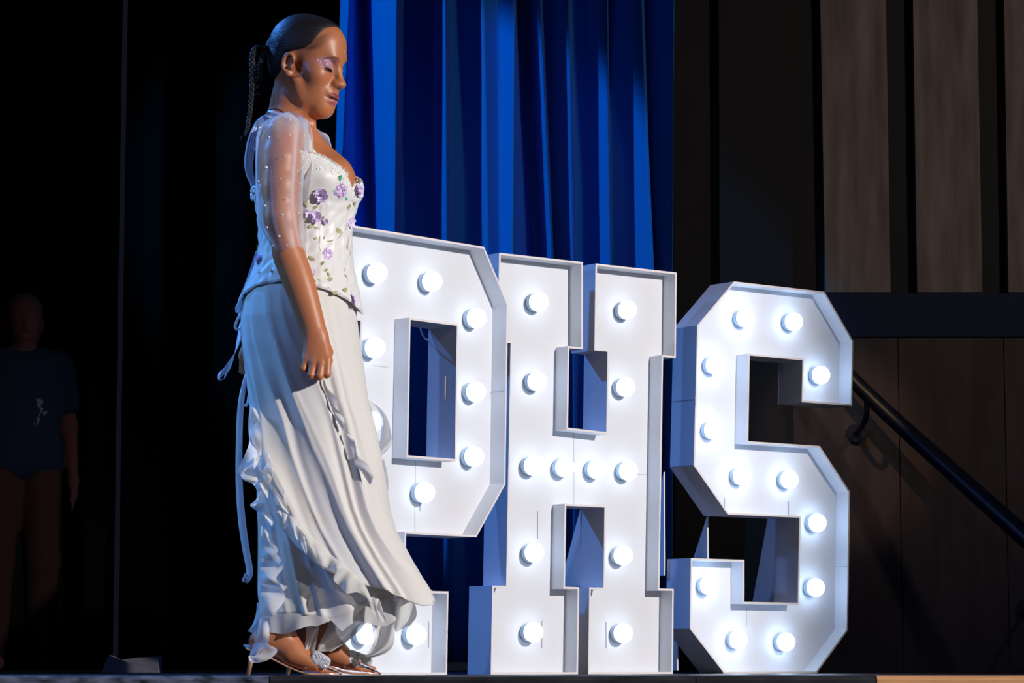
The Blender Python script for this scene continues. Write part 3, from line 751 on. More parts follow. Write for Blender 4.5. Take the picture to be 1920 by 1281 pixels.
# angle 0 = image right, -90 = toward the camera, 180 = image left
def ctop(a):   # pixel row of the top edge at angle a (deg)
    return float(np.interp(a, [-200, -180, -150, -128, -112, -100, -88, -76, -62, -50, -38, -26, -14, 0, 14, 30, 50, 90, 120, 160],
                           [352, 352, 356, 352, 338, 318, 305, 301, 306, 318, 334, 348, 352, 342, 330, 322, 330, 345, 350, 352]))
def cbot(a):
    return float(np.interp(a, [-200, -180, -160, -140, -110, -80, -60, -40, -20, -5, 15, 40, 80, 120, 160],
                           [585, 585, 560, 545, 540, 548, 556, 568, 580, 590, 582, 568, 552, 555, 585]))
rings = []; MR = 46
def crow(py, a_):
    xl, xr, hb = csil(py); cx = (xl + xr) / 2; hw = (xr - xl) / 2
    ar = math.radians(a_); c, s_ = math.cos(ar), math.sin(ar)
    q = B(cx, py); ex = hw / 731.
    p = Vector((q.x + ex * c, YB + hb * s_, q.z))
    # cups
    g = math.exp(-((py - 345) / 26.) ** 2)
    p.y -= .014 * g * math.exp(-((a_ + 62) / 30.) ** 2)
    p += Vector((c, s_, 0)) * (-.010 * g * math.exp(-((a_ + 24) / 10.) ** 2) - .004 * math.exp(-((py - 384 - 6 * math.cos(math.radians(a_ + 60) * 2)) / 2.5) ** 2))
    # boning channels
    p += Vector((c, s_, 0)) * .0016 * (math.exp(-(((a_ + 400) % 18 - 9) / 1.6) ** 2) if py > 388 else 0)
    p += Vector((c, s_, 0)) * .0022 * math.sin(a_ * .31 + py * .09) * math.sin(py * .13 + a_ * .05) * (1 if py > 388 else .5)
    if c < -.6: p += Vector((c, 0, 0)) * .012 * max(0, (py - 480) / 100)         # flared peplum at the back
    return p
for j in range(MR + 1):
    r = []
    for i in range(NA):
        a_ = -200 + 360. * i / NA; t = j / MR; t0, b0 = ctop(a_), cbot(a_)
        r.append(crow(t0 + (b0 - t0) * t, a_))
    rings.append(r)
cv = [p for r in rings for p in r]; cf = [(j * NA + i, (j + 1) * NA + i, (j + 1) * NA + (i + 1) % NA, j * NA + (i + 1) % NA) for j in range(MR) for i in range(NA)]
bvh_c = BVHTree.FromPolygons(cv, cf)
corset = pm('corset', cv, cf, M['satin'], person, True)
s = corset.modifiers.new('s', 'SOLIDIFY'); s.thickness = .003; s.offset = 1
corset['label'] = 'white satin corset with lilac flowers and olive leaves'
hemp = [crow(cbot(-200 + 360. * i / NA), -200 + 360. * i / NA) for i in range(NA)]
tube('hem_piping', hemp + [hemp[0]], .0022, M['satin'], corset, 6)
# beaded neckline with short bead drops: one joined strip of tiny beads
bd = MB()
for i in range(150):
    a_ = -112 + 150. * i / 150; py = ctop(a_); p = crow(py + 1, a_); o_ = Vector((math.cos(math.radians(a_)), math.sin(math.radians(a_)), 0)) * .004
    for dz in (0, .005, .010): bd.add(*sphv(p + o_ + Vector((random.uniform(-.001, .001), 0, .002 - dz)), random.uniform(.0017, .0027), 6, 4))
    if i % 3 == 0:
        L_ = random.choice((4, 5, 7, 8))
        for k in range(L_): bd.add(*sphv(crow(py + 9 + k * 3.4, a_) + o_ * .6, .0019 + .0006 * (k == L_ - 1), 6, 4))
for i in range(60):      # bead cluster between the cups and at the far edge
    p = crow(random.uniform(343, 375), random.uniform(-22, 6)); bd.add(*sphv(p + Vector((.004, -.001, 0)), random.uniform(.002, .0034), 6, 4))
tag(bd.build('bead_trim', M['beads'], corset), kind='stuff')
def petal(mb, c, n_, t_, L_, w_, mi, cup=.25):
    """one cupped petal from c, pointing along t_, standing off along n_"""
    s_ = n_.cross(t_).normalized(); v = []; K = 5
    for j in range(K):
        u = j / (K - 1); ww = w_ * math.sin(math.pi * min(.98, .12 + .75 * u)) ; h = cup * L_ * u * u
        for q in (-1, 0, 1): v.append(c + t_ * (L_ * u) + s_ * (ww * q) + n_ * (h + .0006 + .12 * w_ * abs(q)))
    mb.add(v, [(j * 3 + q, j * 3 + q + 1, j * 3 + q + 4, j * 3 + q + 3) for j in range(K - 1) for q in (0, 1)], mi)
def frame_(n_, ang):
    up = Vector((0, 0, 1)); t = (up - n_ * up.dot(n_)).normalized(); s_ = n_.cross(t)
    return t * math.cos(ang) + s_ * math.sin(ang)
def on(px, py, lift=.003):
    p, n_ = hit(px, py, bvh_c, lift); return p, n_
def flower(px, py, R_, kind='open', pn=None, parent=None, rot=0):
    p, n_ = pn or on(px, py)
    if p is None: return
    mb = MB()
    if kind == 'open':
        for k in range(6): petal(mb, p, n_, frame_(n_, rot + k * math.pi / 3), R_, R_ * .36, 0, .3)
        mb.add(*sphv(p + n_ * .002, R_ * .18, 6, 5), 1)
    elif kind == 'rose':
        for ring_, (rr, K, cup) in enumerate(((1, 6, .35), (.75, 5, .8), (.5, 4, 1.4))):
            for k in range(K): petal(mb, p + n_ * .001 * ring_, n_, frame_(n_, rot + ring_ + k * 2 * math.pi / K), R_ * rr, R_ * rr * .55, 0, cup)
    else:            # beaded blossom
        for k in range(6):
            c = p + frame_(n_, rot + k * math.pi / 3) * R_ * .62
            for q in range(9): mb.add(*sphv(c + frame_(n_, q * .7) * R_ * .30, R_ * .13, 6, 4), 1)
            mb.add(*sphv(c, R_ * .24, 6, 4), 0)
    mb.build('flower', [M['lilac'], M['violet']], parent or corset)
def leaf(px, py, ang, L_, m='olive', pn=None, parent=None):
    L_ *= 1.35
    p, n_ = pn or on(px, py, .002)
    if p is None: return
    mb = MB(); petal(mb, p, n_, frame_(n_, ang), L_, L_ * .26, 0, .1); mb.build('leaf', M[m], parent or corset)
for a in ((600, 366, .019, 'rose', .4), (591, 408, .016, 'rose', 1.2), (638, 357, .019, 'bead', 0), (614, 479, .018, 'bead', .3), (609, 416, .008, 'rose', 0), (579, 401, .012, 'open', .2),
          (662, 565, .017, 'open', .5), (656, 417, .015, 'open', 0), (658, 558, .011, 'open', .2), (582, 510, .012, 'open', .7), (668, 358, .016, 'rose', .5), (672, 352, .012, 'open', .1),
          (488, 488, .014, 'rose', .3), (505, 540, .010, 'open', 0), (598, 372, .010, 'rose', 2)):
    flower(a[0], a[1], a[2], a[3], rot=a[4])
for px, py, ang, L_, m in ((636, 340, 0, .012, 'green'), (632, 358, 1.6, .010, 'green'), (645, 368, -2.2, .010, 'green'), (571, 362, .8, .014, 'olive'), (574, 356, 1.4, .012, 'olive'), (582, 362, -1.2, .012, 'olive'),
    (576, 388, .4, .012, 'olive'), (584, 392, -1.0, .012, 'olive'), (590, 421, 2.0, .014, 'olive'), (600, 416, -.6, .012, 'olive'), (598, 432, 1.0, .010, 'olive'), (604, 440, -.9, .010, 'olive'), (596, 446, 1.8, .009, 'olive'), (608, 452, .2, .008, 'olive'),
    (632, 440, .7, .020, 'olive'), (640, 436, 1.3, .018, 'olive'), (646, 430, -.6, .016, 'olive'), (626, 448, 1.9, .016, 'olive'), (652, 446, -2.8, .020, 'olive'), (650, 470, .1, .012, 'olive'), (648, 394, -.6, .014, 'olive'), (654, 400, 2.6, .012, 'olive'),
    (590, 490, .9, .014, 'olive'), (598, 500, -.8, .013, 'olive'), (604, 508, -1.4, .012, 'olive'), (592, 512, 2.3, .010, 'olive'), (645, 512, .2, .016, 'olive'), (646, 500, 2.9, .011, 'olive'), (612, 528, -1.1, .014, 'olive'), (618, 522, .3, .012, 'olive'),
    (590, 540, .3, .014, 'olive'), (586, 534, -.6, .010, 'olive'), (632, 548, 1.9, .014, 'olive'), (640, 546, -1.2, .014, 'olive'), (650, 530, .3, .015, 'olive'), (650, 548, 1.3, .012, 'olive'), (485, 470, .2, .012, 'olive'), (492, 505, 2.9, .012, 'olive'), (478, 540, 0, .014, 'olive'), (514, 515, .6, .010, 'olive'), (660, 392, .3, .016, 'olive'), (655, 480, .2, .016, 'olive')):
    leaf(px, py, ang, L_, m)
def vine(pts):
    P_ = [on(x, y, .002)[0] for x, y in pts]; P_ = [p for p in P_ if p is not None]
    if len(P_) > 2: tube('stem', catmull(P_, 5), .0009, M['olive'], corset, 4)
vine([(588, 520), (604, 530), (622, 545), (640, 552), (658, 560)]); vine([(596, 424), (600, 440), (598, 460), (604, 486)]); vine([(652, 440), (650, 470), (648, 500), (650, 545)]); vine([(592, 490), (602, 500), (612, 512)]); vine([(630, 450), (642, 436), (652, 424)])
# shoulder strap (white fabric) and straps arching over the bare back
def ribbon(name, pts, w_, m, parent, side, n=8, tw=0, th=.0012, wl=None):
    """flat ribbon along pts; side = width direction; tw = twist (radians) along it"""
    P_ = catmull(pts, n); N_ = len(P_); v = []
    for i, p in enumerate(P_):
        t = (P_[min(i + 1, N_ - 1)] - P_[max(i - 1, 0)]).normalized(); s_ = Vector(side); s_ = (s_ - t * s_.dot(t)).normalized(); b_ = t.cross(s_)
        a = tw * i / N_; ss = s_ * math.cos(a) + b_ * math.sin(a); bb = t.cross(ss)
        ww = (w_ if wl is None else w_ * float(np.interp(i / N_, *wl))) / 2
        v += [p - ss * ww + bb * th / 2, p + ss * ww + bb * th / 2, p + ss * ww - bb * th / 2, p - ss * ww - bb * th / 2]
    f_ = [(i * 4 + k, i * 4 + (k + 1) % 4, i * 4 + 4 + (k + 1) % 4, i * 4 + 4 + k) for i in range(N_ - 1) for k in range(4)] + [(0, 1, 2, 3), (4 * N_ - 1, 4 * N_ - 2, 4 * N_ - 3, 4 * N_ - 4)]
    return pm(name, v, f_, m, parent, True)
def skinat(px, py, lift=.004, dflt=-.1):
    p, n_ = hit(px, py, bvh_b, lift); return p if p is not None else B(px, py, dflt)
st = [skinat(574, 262), skinat(578, 280), skinat(583, 296)]
ribbon('shoulder_strap', [skinat(570, 240)] + st + [crow(308, -92)], .026, M['satin'], corset, (1, 0, .2), wl=([0, .5, 1], [.5, .7, 1.7]))
for k in range(4):
    o_ = k * 4.2
    ribbon('back_strap', [B(505 + o_, 213, .0), B(484 + o_, 226, -.01), B(469 + o_, 255, -.02), B(461 + o_, 295, -.02), B(463 + o_ * .8, 325, -.01), B(475 + o_ * .5, 352, .0)], .0062, M['back_ribbon'], corset, (1, -.2, 0))
pb = MB()
for i in range(60):
    pb.add(*sphv(B(random.uniform(471, 483), random.uniform(347, 375), random.uniform(-.05, .02)), .0032, 7, 5))
tag(pb.build('pearl_cluster', M['pearl'], corset), kind='stuff')
# choker thread
ck = [hit(px, py, bvh_b, .0008)[0] for px, py in ((503, 207), (508, 205), (514, 204), (520, 205), (526, 207), (532, 211), (538, 216), (545, 222), (552, 228), (558, 235))]
ck = [p for p in ck if p is not None and abs(p.y - YB) < .2]
if len(ck) > 3: tube('necklace', ck, .0009, M['hair'], person, 5)

# ---- sheer puffed sleeves with pearls ----------------------
def sleeve(ctr, rads, nk, ph, name='sheer_sleeve', n=72):
    P_ = catmull(ctr, 8); R_ = np.interp(np.linspace(0, 1, len(P_)), np.linspace(0, 1, len(rads)), [r[0] for r in rads]); R2 = np.interp(np.linspace(0, 1, len(P_)), np.linspace(0, 1, len(rads)), [r[1] for r in rads])
    rg = []
    for j, p in enumerate(P_):
        u = j / (len(P_) - 1); r = []
        for i in range(n):
            a = 2 * math.pi * i / n; w_ = 1 + .10 * (math.sin(5 * a + ph + 2.5 * u) + .6 * math.sin(9 * a - 4 * u)) * min(1, u * 3) * (1 - .3 * u)
            r.append(p + Vector((R_[j] * w_ * math.cos(a), R2[j] * w_ * math.sin(a), .006 * math.sin(3 * a + 4 * u))))
        rg.append(r)
    o = loft(name, rg, M['tulle'], person); return o, BVHTree.FromPolygons([p for r in rg for p in r], [(j * n + i, (j + 1) * n + i, (j + 1) * n + (i + 1) % n, j * n + (i + 1) % n) for j in range(len(rg) - 1) for i in range(n)])
sl1, bvh_s = sleeve([B(540, 219, -.09), B(533, 230, -.115), B(527, 256, -.15), B(524, 310, -.17), B(522, 365, -.178), B(526, 420, -.18), B(541, 470, -.18)],
                    [(.030, .032), (.056, .052), (.063, .062), (.062, .062), (.056, .060), (.052, .054), (.039, .042)], 0, 0)
sl1['label'] = 'sheer white tulle sleeve dotted with pearls'
hp = sleeve
sl2, _ = sleeve([B(576, 246, .10), B(584, 256, .14), B(586, 276, .165), B(584, 310, .19), B(578, 370, .20), B(560, 440, .205)], [(.025, .03), (.040, .045), (.046, .055), (.05, .058), (.05, .058), (.045, .045)], 0, 1)
# gathered tulle shawl edge running from the neck down the front of the shoulder
def shawl(pts, w_, name='tulle_collar'):
    P_ = catmull(pts, 8); v = []; K = 13
    for i, (p) in enumerate(P_):
        t = (P_[min(i + 1, len(P_) - 1)] - P_[max(i - 1, 0)]).normalized(); s_ = Vector((1, -.35, 0)); s_ = (s_ - t * s_.dot(t)).normalized(); b_ = t.cross(s_)
        for k in range(K):
            u = k / (K - 1) - .5; v.append(p + s_ * (w_ * u) + Vector((0, -.006 - .005 * math.sin(u * 7 + i * .22), 0)))
    f_ = [(i * K + k, i * K + k + 1, i * K + K + k + 1, i * K + K + k) for i in range(len(P_) - 1) for k in range(K - 1)]
    return pm(name, v, f_, M['lace'], person, True)
shawl([skinat(508, 214, .004), skinat(530, 218, .006), skinat(552, 228, .006), skinat(566, 246, .008), skinat(572, 272, .008), skinat(573, 300, .010), B(571, 335, -.14), B(569, 380, -.13)], .034)
shawl([B(580, 240, .06), B(592, 250, .07), B(604, 266, .075), B(616, 290, .07)], .030)
for i, (px, py, r) in enumerate(((506, 222, 3), (487, 240, 4.2), (495, 247, 2.6), (505, 258, 4), (543, 225, 3.4), (551, 229, 3), (543, 254, 3), (534, 292, 3), (561, 282, 3), (565, 261, 2.8), (479, 280, 3.6), (499, 314, 5.6), (485, 340, 3.6),
      (526, 335, 3.2), (539, 339, 2.4), (544, 370, 3.2), (497, 386, 4), (529, 403, 4), (501, 426, 3.8), (558, 322, 2.6), (563, 345, 2.6), (511, 421, 0), (524, 443, 5.2), (512, 461, 3.6), (506, 300, 0), (570, 254, 2.6), (576, 262, 2.6), (560, 400, 2.6), (538, 460, 2.8), (502, 470, 2.4))):
    if r == 0: continue
    p, n_ = hit(px, py, bvh_s, .001)
    if p is None: p, n_ = hit(px, py, bvh_b, .006)
    if p is None: p = B(px, py, -.12)
    pm('pearl', *sphv(p, r * .00072, 8, 6), M['pearl'], sl1, True)

# ---- skirt -------------------------------------------------
def sil(tab, py): 
    ys = [t[0] for t in tab]; return [float(np.interp(py, ys, [t[k] for t in tab])) for k in range(1, len(tab[0]))]
# outer layer silhouette (py, left px, right px, half depth, centre dy)
OS = [(530, 470, 660, .128, 0), (560, 459, 666, .150, 0), (600, 453, 668, .165, 0), (650, 455, 675, .172, 0), (700, 463, 683, .174, 0), (760, 472, 691, .168, 0), (800, 474, 702, .162, 0), (860, 470, 714, .158, 0), (920, 478, 722, .160, 0),
      (960, 486, 728, .165, 0), (1000, 492, 742, .172, 0), (1050, 500, 770, .18, .0), (1107, 512, 806, .185, 0), (1180, 520, 840, .185, 0)]
def ridge(x): return (1 - abs(math.sin(x))) ** 1.6 * 2 - .7
def fold(a_, py, ph=0, amp=1):
    t = max(0, (py - 540) / 600.); g = amp * (.003 + .0095 * min(1, t * 1.25))
    tw = a_ - 62 * t ** .9 + 5 * math.sin(a_ * .061 + py * .004) + 3 * math.sin(a_ * .13 + 1)           # folds run from the hip down to the right
    return g * (.75 * ridge(math.radians(tw) * 4.5 + ph) + .45 * ridge(math.radians(tw) * 9.3 + 1.3 + ph) + .22 * math.sin(math.radians(tw) * 23 + py * .012)) * (.35 + .65 * min(1, max(0, (py - 560) / 200)))
def orow(py, a_):
    xl, xr, hb, dy = sil(OS, py); ar = math.radians(a_); c, s_ = math.cos(ar), math.sin(ar); cx, hw = (xl + xr) / 2, (xr - xl) / 2
    q = B(cx, py); g = fold(a_, py)
    ex = float(np.interp(py, [680, 860], [1, .5]))
    return Vector((q.x + (hw / 731.) * c, YB + dy + hb * math.copysign(abs(s_) ** ex, s_), q.z)) + Vector((c, s_, 0)) * g * (1 - .75 * abs(c) ** 3)
def obot(a_):  # hem row of the wrapped outer layer; a from -180 (left) via -90 (camera) to 0 (right) and behind
    return float(np.interp(a_, [-200, -180, -165, -150, -135, -120, -105, -92, -80, -66, -50, -35, -20, 0, 20, 60, 160],
                           [800, 815, 870, 930, 985, 1030, 1065, 1085, 1098, 1108, 1125, 1138, 1136, 1108, 1112, 1110, 800]))
NB = 300; rings = []; MR = 90
for j in range(MR + 1):
    r = []
    for i in range(NB):
        a_ = -200 + 360. * i / NB; r.append(orow(534 + (obot(a_) - 534) * j / MR, a_))
    rings.append(r)
ovr = loft('outer_skirt', rings, M['chiffon'], person)
s = ovr.modifiers.new('s', 'SOLIDIFY'); s.thickness = .0016
ovr['label'] = 'ivory chiffon skirt layer with long diagonal folds'
# under layer
US = [(560, 470, 655, .14, 0), (700, 475, 668, .15, 0), (800, 482, 680, .145, 0), (900, 486, 690, .145, 0), (1000, 487, 700, .15, 0), (1060, 487, 716, .155, 0), (1120, 488, 735, .16, 0), (1160, 492, 742, .165, 0), (1200, 496, 746, .165, 0)]
def urow(py, a_):
    xl, xr, hb, dy = sil(US, py); ar = math.radians(a_); c, s_ = math.cos(ar), math.sin(ar); cx, hw = (xl + xr) / 2, (xr - xl) / 2
    q = B(cx, py); g = fold(a_ + 40, py, .8, .55)
    return Vector((q.x + (hw / 731.) * c, YB + dy + hb * .92 * math.copysign(abs(s_) ** .5, s_), q.z)) + Vector((c, s_, 0)) * (g - .004) * (1 - .75 * abs(c) ** 3)
def ubot(a_):
    return float(np.interp(a_, [-200, -180, -150, -120, -100, -84, -72, -60, -40, -20, 0, 20, 160], [1180, 1180, 1158, 1154, 1156, 1166, 1155, 1138, 1128, 1125, 1120, 1125, 1180]))
rings = []
for j in range(61):
    rings.append([urow(700 + (ubot(-200 + 360. * i / 200) - 700) * j / 60, -200 + 360. * i / 200) for i in range(200)])
und = loft('under_skirt', rings, M['chiffon'], person)
s = und.modifiers.new('s', 'SOLIDIFY'); s.thickness = .0014
und['label'] = 'plainer ivory under layer of the skirt'
# ---- ruffles: gathered strips hanging from a seam line
def ruffle(name, top, drop, outv, wl, amp, parent, m=None, K=9, ph=0, taper=True, n=None):
    """top: seam points; drop: strip direction*length (vector or list); outv(i)->outward unit"""
    P_ = catmull(top, 14); N_ = len(P_); v = []; s_len = 0
    dr = drop if isinstance(drop, list) else [drop] * 2
    dr = [Vector(d) for d in dr]
    for i, p in enumerate(P_):
        if i: s_len += (P_[i] - P_[i - 1]).length
        u = i / (N_ - 1); x_ = u * (len(dr) - 1); k0 = min(int(x_), len(dr) - 2); d = dr[k0].lerp(dr[k0 + 1], x_ - k0)
        o = Vector(outv(u)) if callable(outv) else Vector(outv); o = o.normalized(); t = (P_[min(i + 1, N_ - 1)] - P_[max(i - 1, 0)]).normalized()
        e = min(1, 8 * u, 8 * (1 - u)) if taper else 1
        for k in range(K):
            q = k / (K - 1); w_ = math.sin(2 * math.pi * s_len / wl + ph + .8 * math.sin(s_len * 31 + ph)) ; w2 = math.cos(2 * math.pi * s_len / wl + ph)
            v.append(p + d * (q * (.82 + .18 * w2)) * e + o * (amp * q ** .8 * w_ * e + .002 + amp * .5 * q) + t * (.55 * amp * q * w2 * e))
    f_ = [(i * K + k, i * K + k + 1, i * K + K + k + 1, i * K + K + k) for i in range(N_ - 1) for k in range(K - 1)]
    return pm(name, v, f_, m or M['ruffle'], parent, True)
radial = lambda A0, A1: (lambda u: (math.cos(math.radians(A0 + (A1 - A0) * u)), math.sin(math.radians(A0 + (A1 - A0) * u)), 0))
# cascade down the left edge and along the outer hem
sm_ = lambda fn, bt, angs, up=0: [fn(bt(a) - up, a) for a in angs]
A1 = list(np.linspace(-186, -100, 14)); A2 = list(np.linspace(-104, -30, 12)); A3 = list(np.linspace(-36, 30, 9))
0 and ruffle('hem_ruffle', sm_(orow, obot, A3, 2), [(-.004, -.01, -.022), (-.012, 0, -.026), (-.018, 0, -.020)], radial(-36, 30), .11, .007, person, ph=2)
# under layer hem ruffles
A4 = list(np.linspace(-178, -84, 12)); A5 = list(np.linspace(-86, -10, 10))
ruffle('hem_ruffle', sm_(urow, ubot, A4, 2), [(0, -.005, -.055), (.0, -.006, -.050), (.002, -.006, -.040)], radial(-178, -84), .17, .008, person, ph=1)
ruffle('hem_ruffle', sm_(urow, ubot, A5, 2), [(0, -.005, -.045), (.006, -.004, -.050), (.012, 0, -.070), (.01, 0, -.075)], radial(-86, -10), .13, .010, person, ph=.3)
# long side cascade on the under layer, ending in a tail at the heel
# inner panels seen between the ankles and the wind-blown one at right
def panel(name, rows, m=None, amp=.010, ph=0, fr=7):
    v = []; K = 14; P0 = catmull([Vector((a, b, 0)) for a, b, c, d, e in rows], 6); P1 = catmull([Vector((c, d, e)) for a, b, c, d, e in rows], 6)
    for j, (p, q_) in enumerate(zip(P0, P1)):
        for k in range(K):
            u = k / (K - 1); v.append(B(p.x + (q_.x - p.x) * u, p.y + (q_.y - p.y) * u, q_.z + amp * math.sin(u * fr + j * .22 + ph)))
    N_ = len(P0); return pm(name, v, [(j * K + k, j * K + k + 1, j * K + K + k + 1, j * K + K + k) for j in range(N_ - 1) for k in range(K - 1)], m or M['ruffle'], person, True)
# rows: left px, left py, right px, right py, dy
panel('inner_ruffle', [(572, 1148, 600, 1150, -.10), (574, 1180, 598, 1178, -.10), (572, 1205, 594, 1200, -.10), (566, 1224, 590, 1226, -.10)])
panel('inner_ruffle', [(622, 1150, 700, 1140, -.02), (612, 1180, 680, 1176, -.03), (598, 1208, 648, 1205, -.04), (594, 1222, 622, 1222, -.04)], ph=1)
panel('blown_ruffle', [(690, 1120, 745, 1128, .02), (694, 1150, 742, 1150, .02), (698, 1180, 740, 1176, .02), (700, 1205, 738, 1208, .02), (690, 1225, 722, 1226, .02), (682, 1232, 700, 1233, .02)], ph=2, amp=.014)
panel('blown_ruffle', [(728, 1128, 770, 1100, .05), (732, 1150, 778, 1130, .05), (738, 1172, 781, 1155, .05), (742, 1186, 770, 1172, .05)], ph=.4)
panel('blown_ruffle', [(684, 752, 692, 750, .10), (690, 780, 722, 776, .10), (694, 810, 734, 815, .10), (698, 830, 733, 836, .10), (700, 850, 712, 858, .10)], amp=.012, ph=1)
panel('blown_ruffle', [(704, 858, 720, 862, .10), (706, 880, 727, 890, .10), (712, 905, 728, 925, .10), (716, 935, 722, 945, .10)], amp=.012, ph=2)
# crumpled frill down the front opening of the skirt
fr_ = []
for py, px in ((712, 604), (740, 612), (765, 624), (795, 628), (830, 640), (870, 652), (905, 664), (930, 676)):
    fr_.append((px, py))
bvh_o = BVHTree.FromPolygons([p for r in [[orow(534 + (obot(-200 + 360. * i / 150) - 534) * j / 60, -200 + 360. * i / 150) for i in range(150)] for j in range(61)] for p in r], [(j * 150 + i, (j + 1) * 150 + i, (j + 1) * 150 + (i + 1) % 150, j * 150 + (i + 1) % 150) for j in range(60) for i in range(150)])
def osk(px, py, l=.006):
    p, n_ = hit(px, py, bvh_o, l); return p if p is not None else B(px, py, -.15)
# fluttering cascades: rows of (seam px, seam py, edge px, edge py)
def frill(name, rows, m=None, amp=.018, out=.024, fr=2.1, ph=0, dflt=-.15, base=None, K=11, sub=6):
    S = [osk(a, b, .004) if base is None else B(a, b, base) for a, b, c, d in rows]; v = []
    E_ = []
    if base is None:
        for p in S:
            if p.y > YB - .150: p.y = YB - .150
    for j, ((a, b, c, d), p) in enumerate(zip(rows, S)):
        yy = p.y - YB; E_.append(B(c, d, yy - out + amp * math.sin(j * fr + ph)))
    S = catmull(S, sub); E_ = catmull(E_, sub)
    for j, (p, e) in enumerate(zip(S, E_)):
        for k in range(K):
            u = k / (K - 1); q = p.lerp(e, u); q.y -= out * .8 * math.sin(math.pi * u) * (.5 + .5 * math.sin(j * fr / sub * 1.3 + ph)); v.append(q)
    return pm(name, v, [(j * K + k, j * K + k + 1, j * K + K + k + 1, j * K + K + k) for j in range(len(S) - 1) for k in range(K - 1)], m or M['ruffle'], person, True)
frill('ruffle', [(478, 766, 475, 768), (489, 795, 473, 800), (492, 830, 466, 835), (493, 858, 453, 866), (494, 880, 446, 880), (496, 898, 457, 900), (498, 908, 474, 908), (499, 922, 483, 925), (500, 935, 479, 938), (502, 946, 469, 948), (505, 956, 484, 960), (507, 964, 496, 967), (510, 972, 498, 978), (514, 980, 511, 988)])
frill('ruffle', [(477, 766, 480, 768), (474, 785, 488, 790), (473, 810, 492, 822), (474, 830, 490, 850), (478, 850, 484, 868), (482, 862, 476, 880)], ph=1, out=.03)
frill('ruffle', [(500, 850, 505, 852), (502, 868, 509, 878), (496, 884, 509, 900), (492, 900, 504, 914), (490, 905, 502, 934), (486, 900, 494, 917), (488, 885, 500, 897), (486, 868, 492, 886)], ph=2, out=.03)
frill('ruffle', [(508, 870, 514, 888), (518, 892, 524, 903), (526, 912, 532, 920), (532, 935, 538, 948), (528, 930, 542, 964), (520, 918, 526, 950), (510, 905, 515, 943), (505, 890, 508, 915)], ph=.5, out=.034)
frill('ruffle', [(520, 960, 524, 965), (526, 955, 531, 975), (532, 958, 534, 993), (540, 962, 541, 972), (546, 966, 546, 985), (555, 975, 553, 1005), (562, 988, 563, 1020), (568, 1000, 575, 1040), (573, 1003, 574, 1012)], ph=1.5, out=.02)
frill('ruffle', [(560, 985, 556, 990), (576, 1000, 574, 1012), (592, 1014, 588, 1036), (606, 1026, 600, 1056), (622, 1040, 614, 1066), (640, 1055, 628, 1070), (650, 1066, 626, 1088), (660, 1074, 637, 1100), (668, 1082, 650, 1113), (680, 1092, 671, 1111), (690, 1102, 688, 1126), (698, 1110, 698, 1146), (704, 1116, 712, 1167), (710, 1120, 723, 1164), (712, 1124, 716, 1143)], ph=.2, amp=.010)
hp_ = [orow(obot(a) - 1, a) + Vector((0, -.002, 0)) for a in np.linspace(-62, 40, 60)]
tube('hem_edge', hp_, .0022, M['chiffon'], person, 6)
frill('front_frill', [(604, 712, 610, 714), (606, 728, 620, 732), (612, 745, 636, 750), (618, 758, 630, 764), (622, 770, 641, 778), (627, 782, 646, 792), (632, 792, 643, 806), (640, 806, 646, 812)], m=M['chiffon'], amp=.005, out=.008, base=None)
frill('front_frill', [(648, 812, 652, 814), (656, 830, 664, 826), (662, 845, 668, 840), (664, 858, 676, 858), (668, 872, 690, 872), (676, 886, 700, 892), (684, 898, 694, 910)], m=M['chiffon'], amp=.005, out=.008, ph=1)
# cascade down the side of the under layer to its tail at the heel
frill('side_cascade', [(489, 985, 500, 995), (489, 1000, 509, 1012), (489, 1020, 521, 1030), (489, 1038, 520, 1038), (489, 1052, 530, 1056), (489, 1064, 530, 1067), (489, 1080, 518, 1083), (489, 1094, 524, 1096), (489, 1108, 534, 1114), (488, 1125, 531, 1131), (487, 1144, 514, 1150), (486, 1160, 503, 1161), (484, 1178, 505, 1178), (479, 1198, 505, 1196), (473, 1215, 502, 1211), (468, 1230, 490, 1228)], base=-.155, amp=.014, fr=1.7, out=.02)
frill('side_cascade', [(498, 1206, 519, 1216), (494, 1218, 519, 1224), (486, 1226, 506, 1236), (476, 1230, 490, 1242), (468, 1230, 474, 1243), (466, 1230, 467, 1238)], base=-.185, amp=.004, out=.006)
# light hem of a slip behind the heel
panel('slip_hem', [(482, 1130, 500, 1130, .02), (480, 1150, 498, 1150, .02), (474, 1170, 494, 1172, .02), (465, 1184, 486, 1192, .02)], m=M['chiffon'], amp=.004)

# ---- ribbons tied at the back -------------------------------
rb = empty('back_ribbon', (0, 0, 0), None, None); rb.parent = person; rb.matrix_parent_inverse = Matrix.Identity(4); rb.location = -person.location
rb['label'] = 'pale blue-lit satin ribbon ties hanging at the back'
def rbm(pts, w_=.016, tw=0, wl=None, side=(1, .1, 0)):
    o = ribbon('ribbon_tail', pts, w_, M['ribbon'], None, side, tw=tw, n=10, wl=wl); o.parent = rb; o.data.transform(Matrix.Identity(4)); return o
rbm([B(456, 582, -.02), B(447, 596, -.03), B(441, 612, -.03), B(447, 618, -.03), B(456, 604, -.02)], .007)
rbm([B(455, 605, -.02), B(450, 630, -.03), B(443, 655, -.03), B(434, 676, -.03), B(424, 694, -.03), B(414, 702, -.03), B(412, 712, -.03), B(420, 710, -.03), B(425, 698, -.03)], .016, tw=5.5, wl=([0, .2, .5, .75, 1], [.9, 1, 1, .5, .4]))
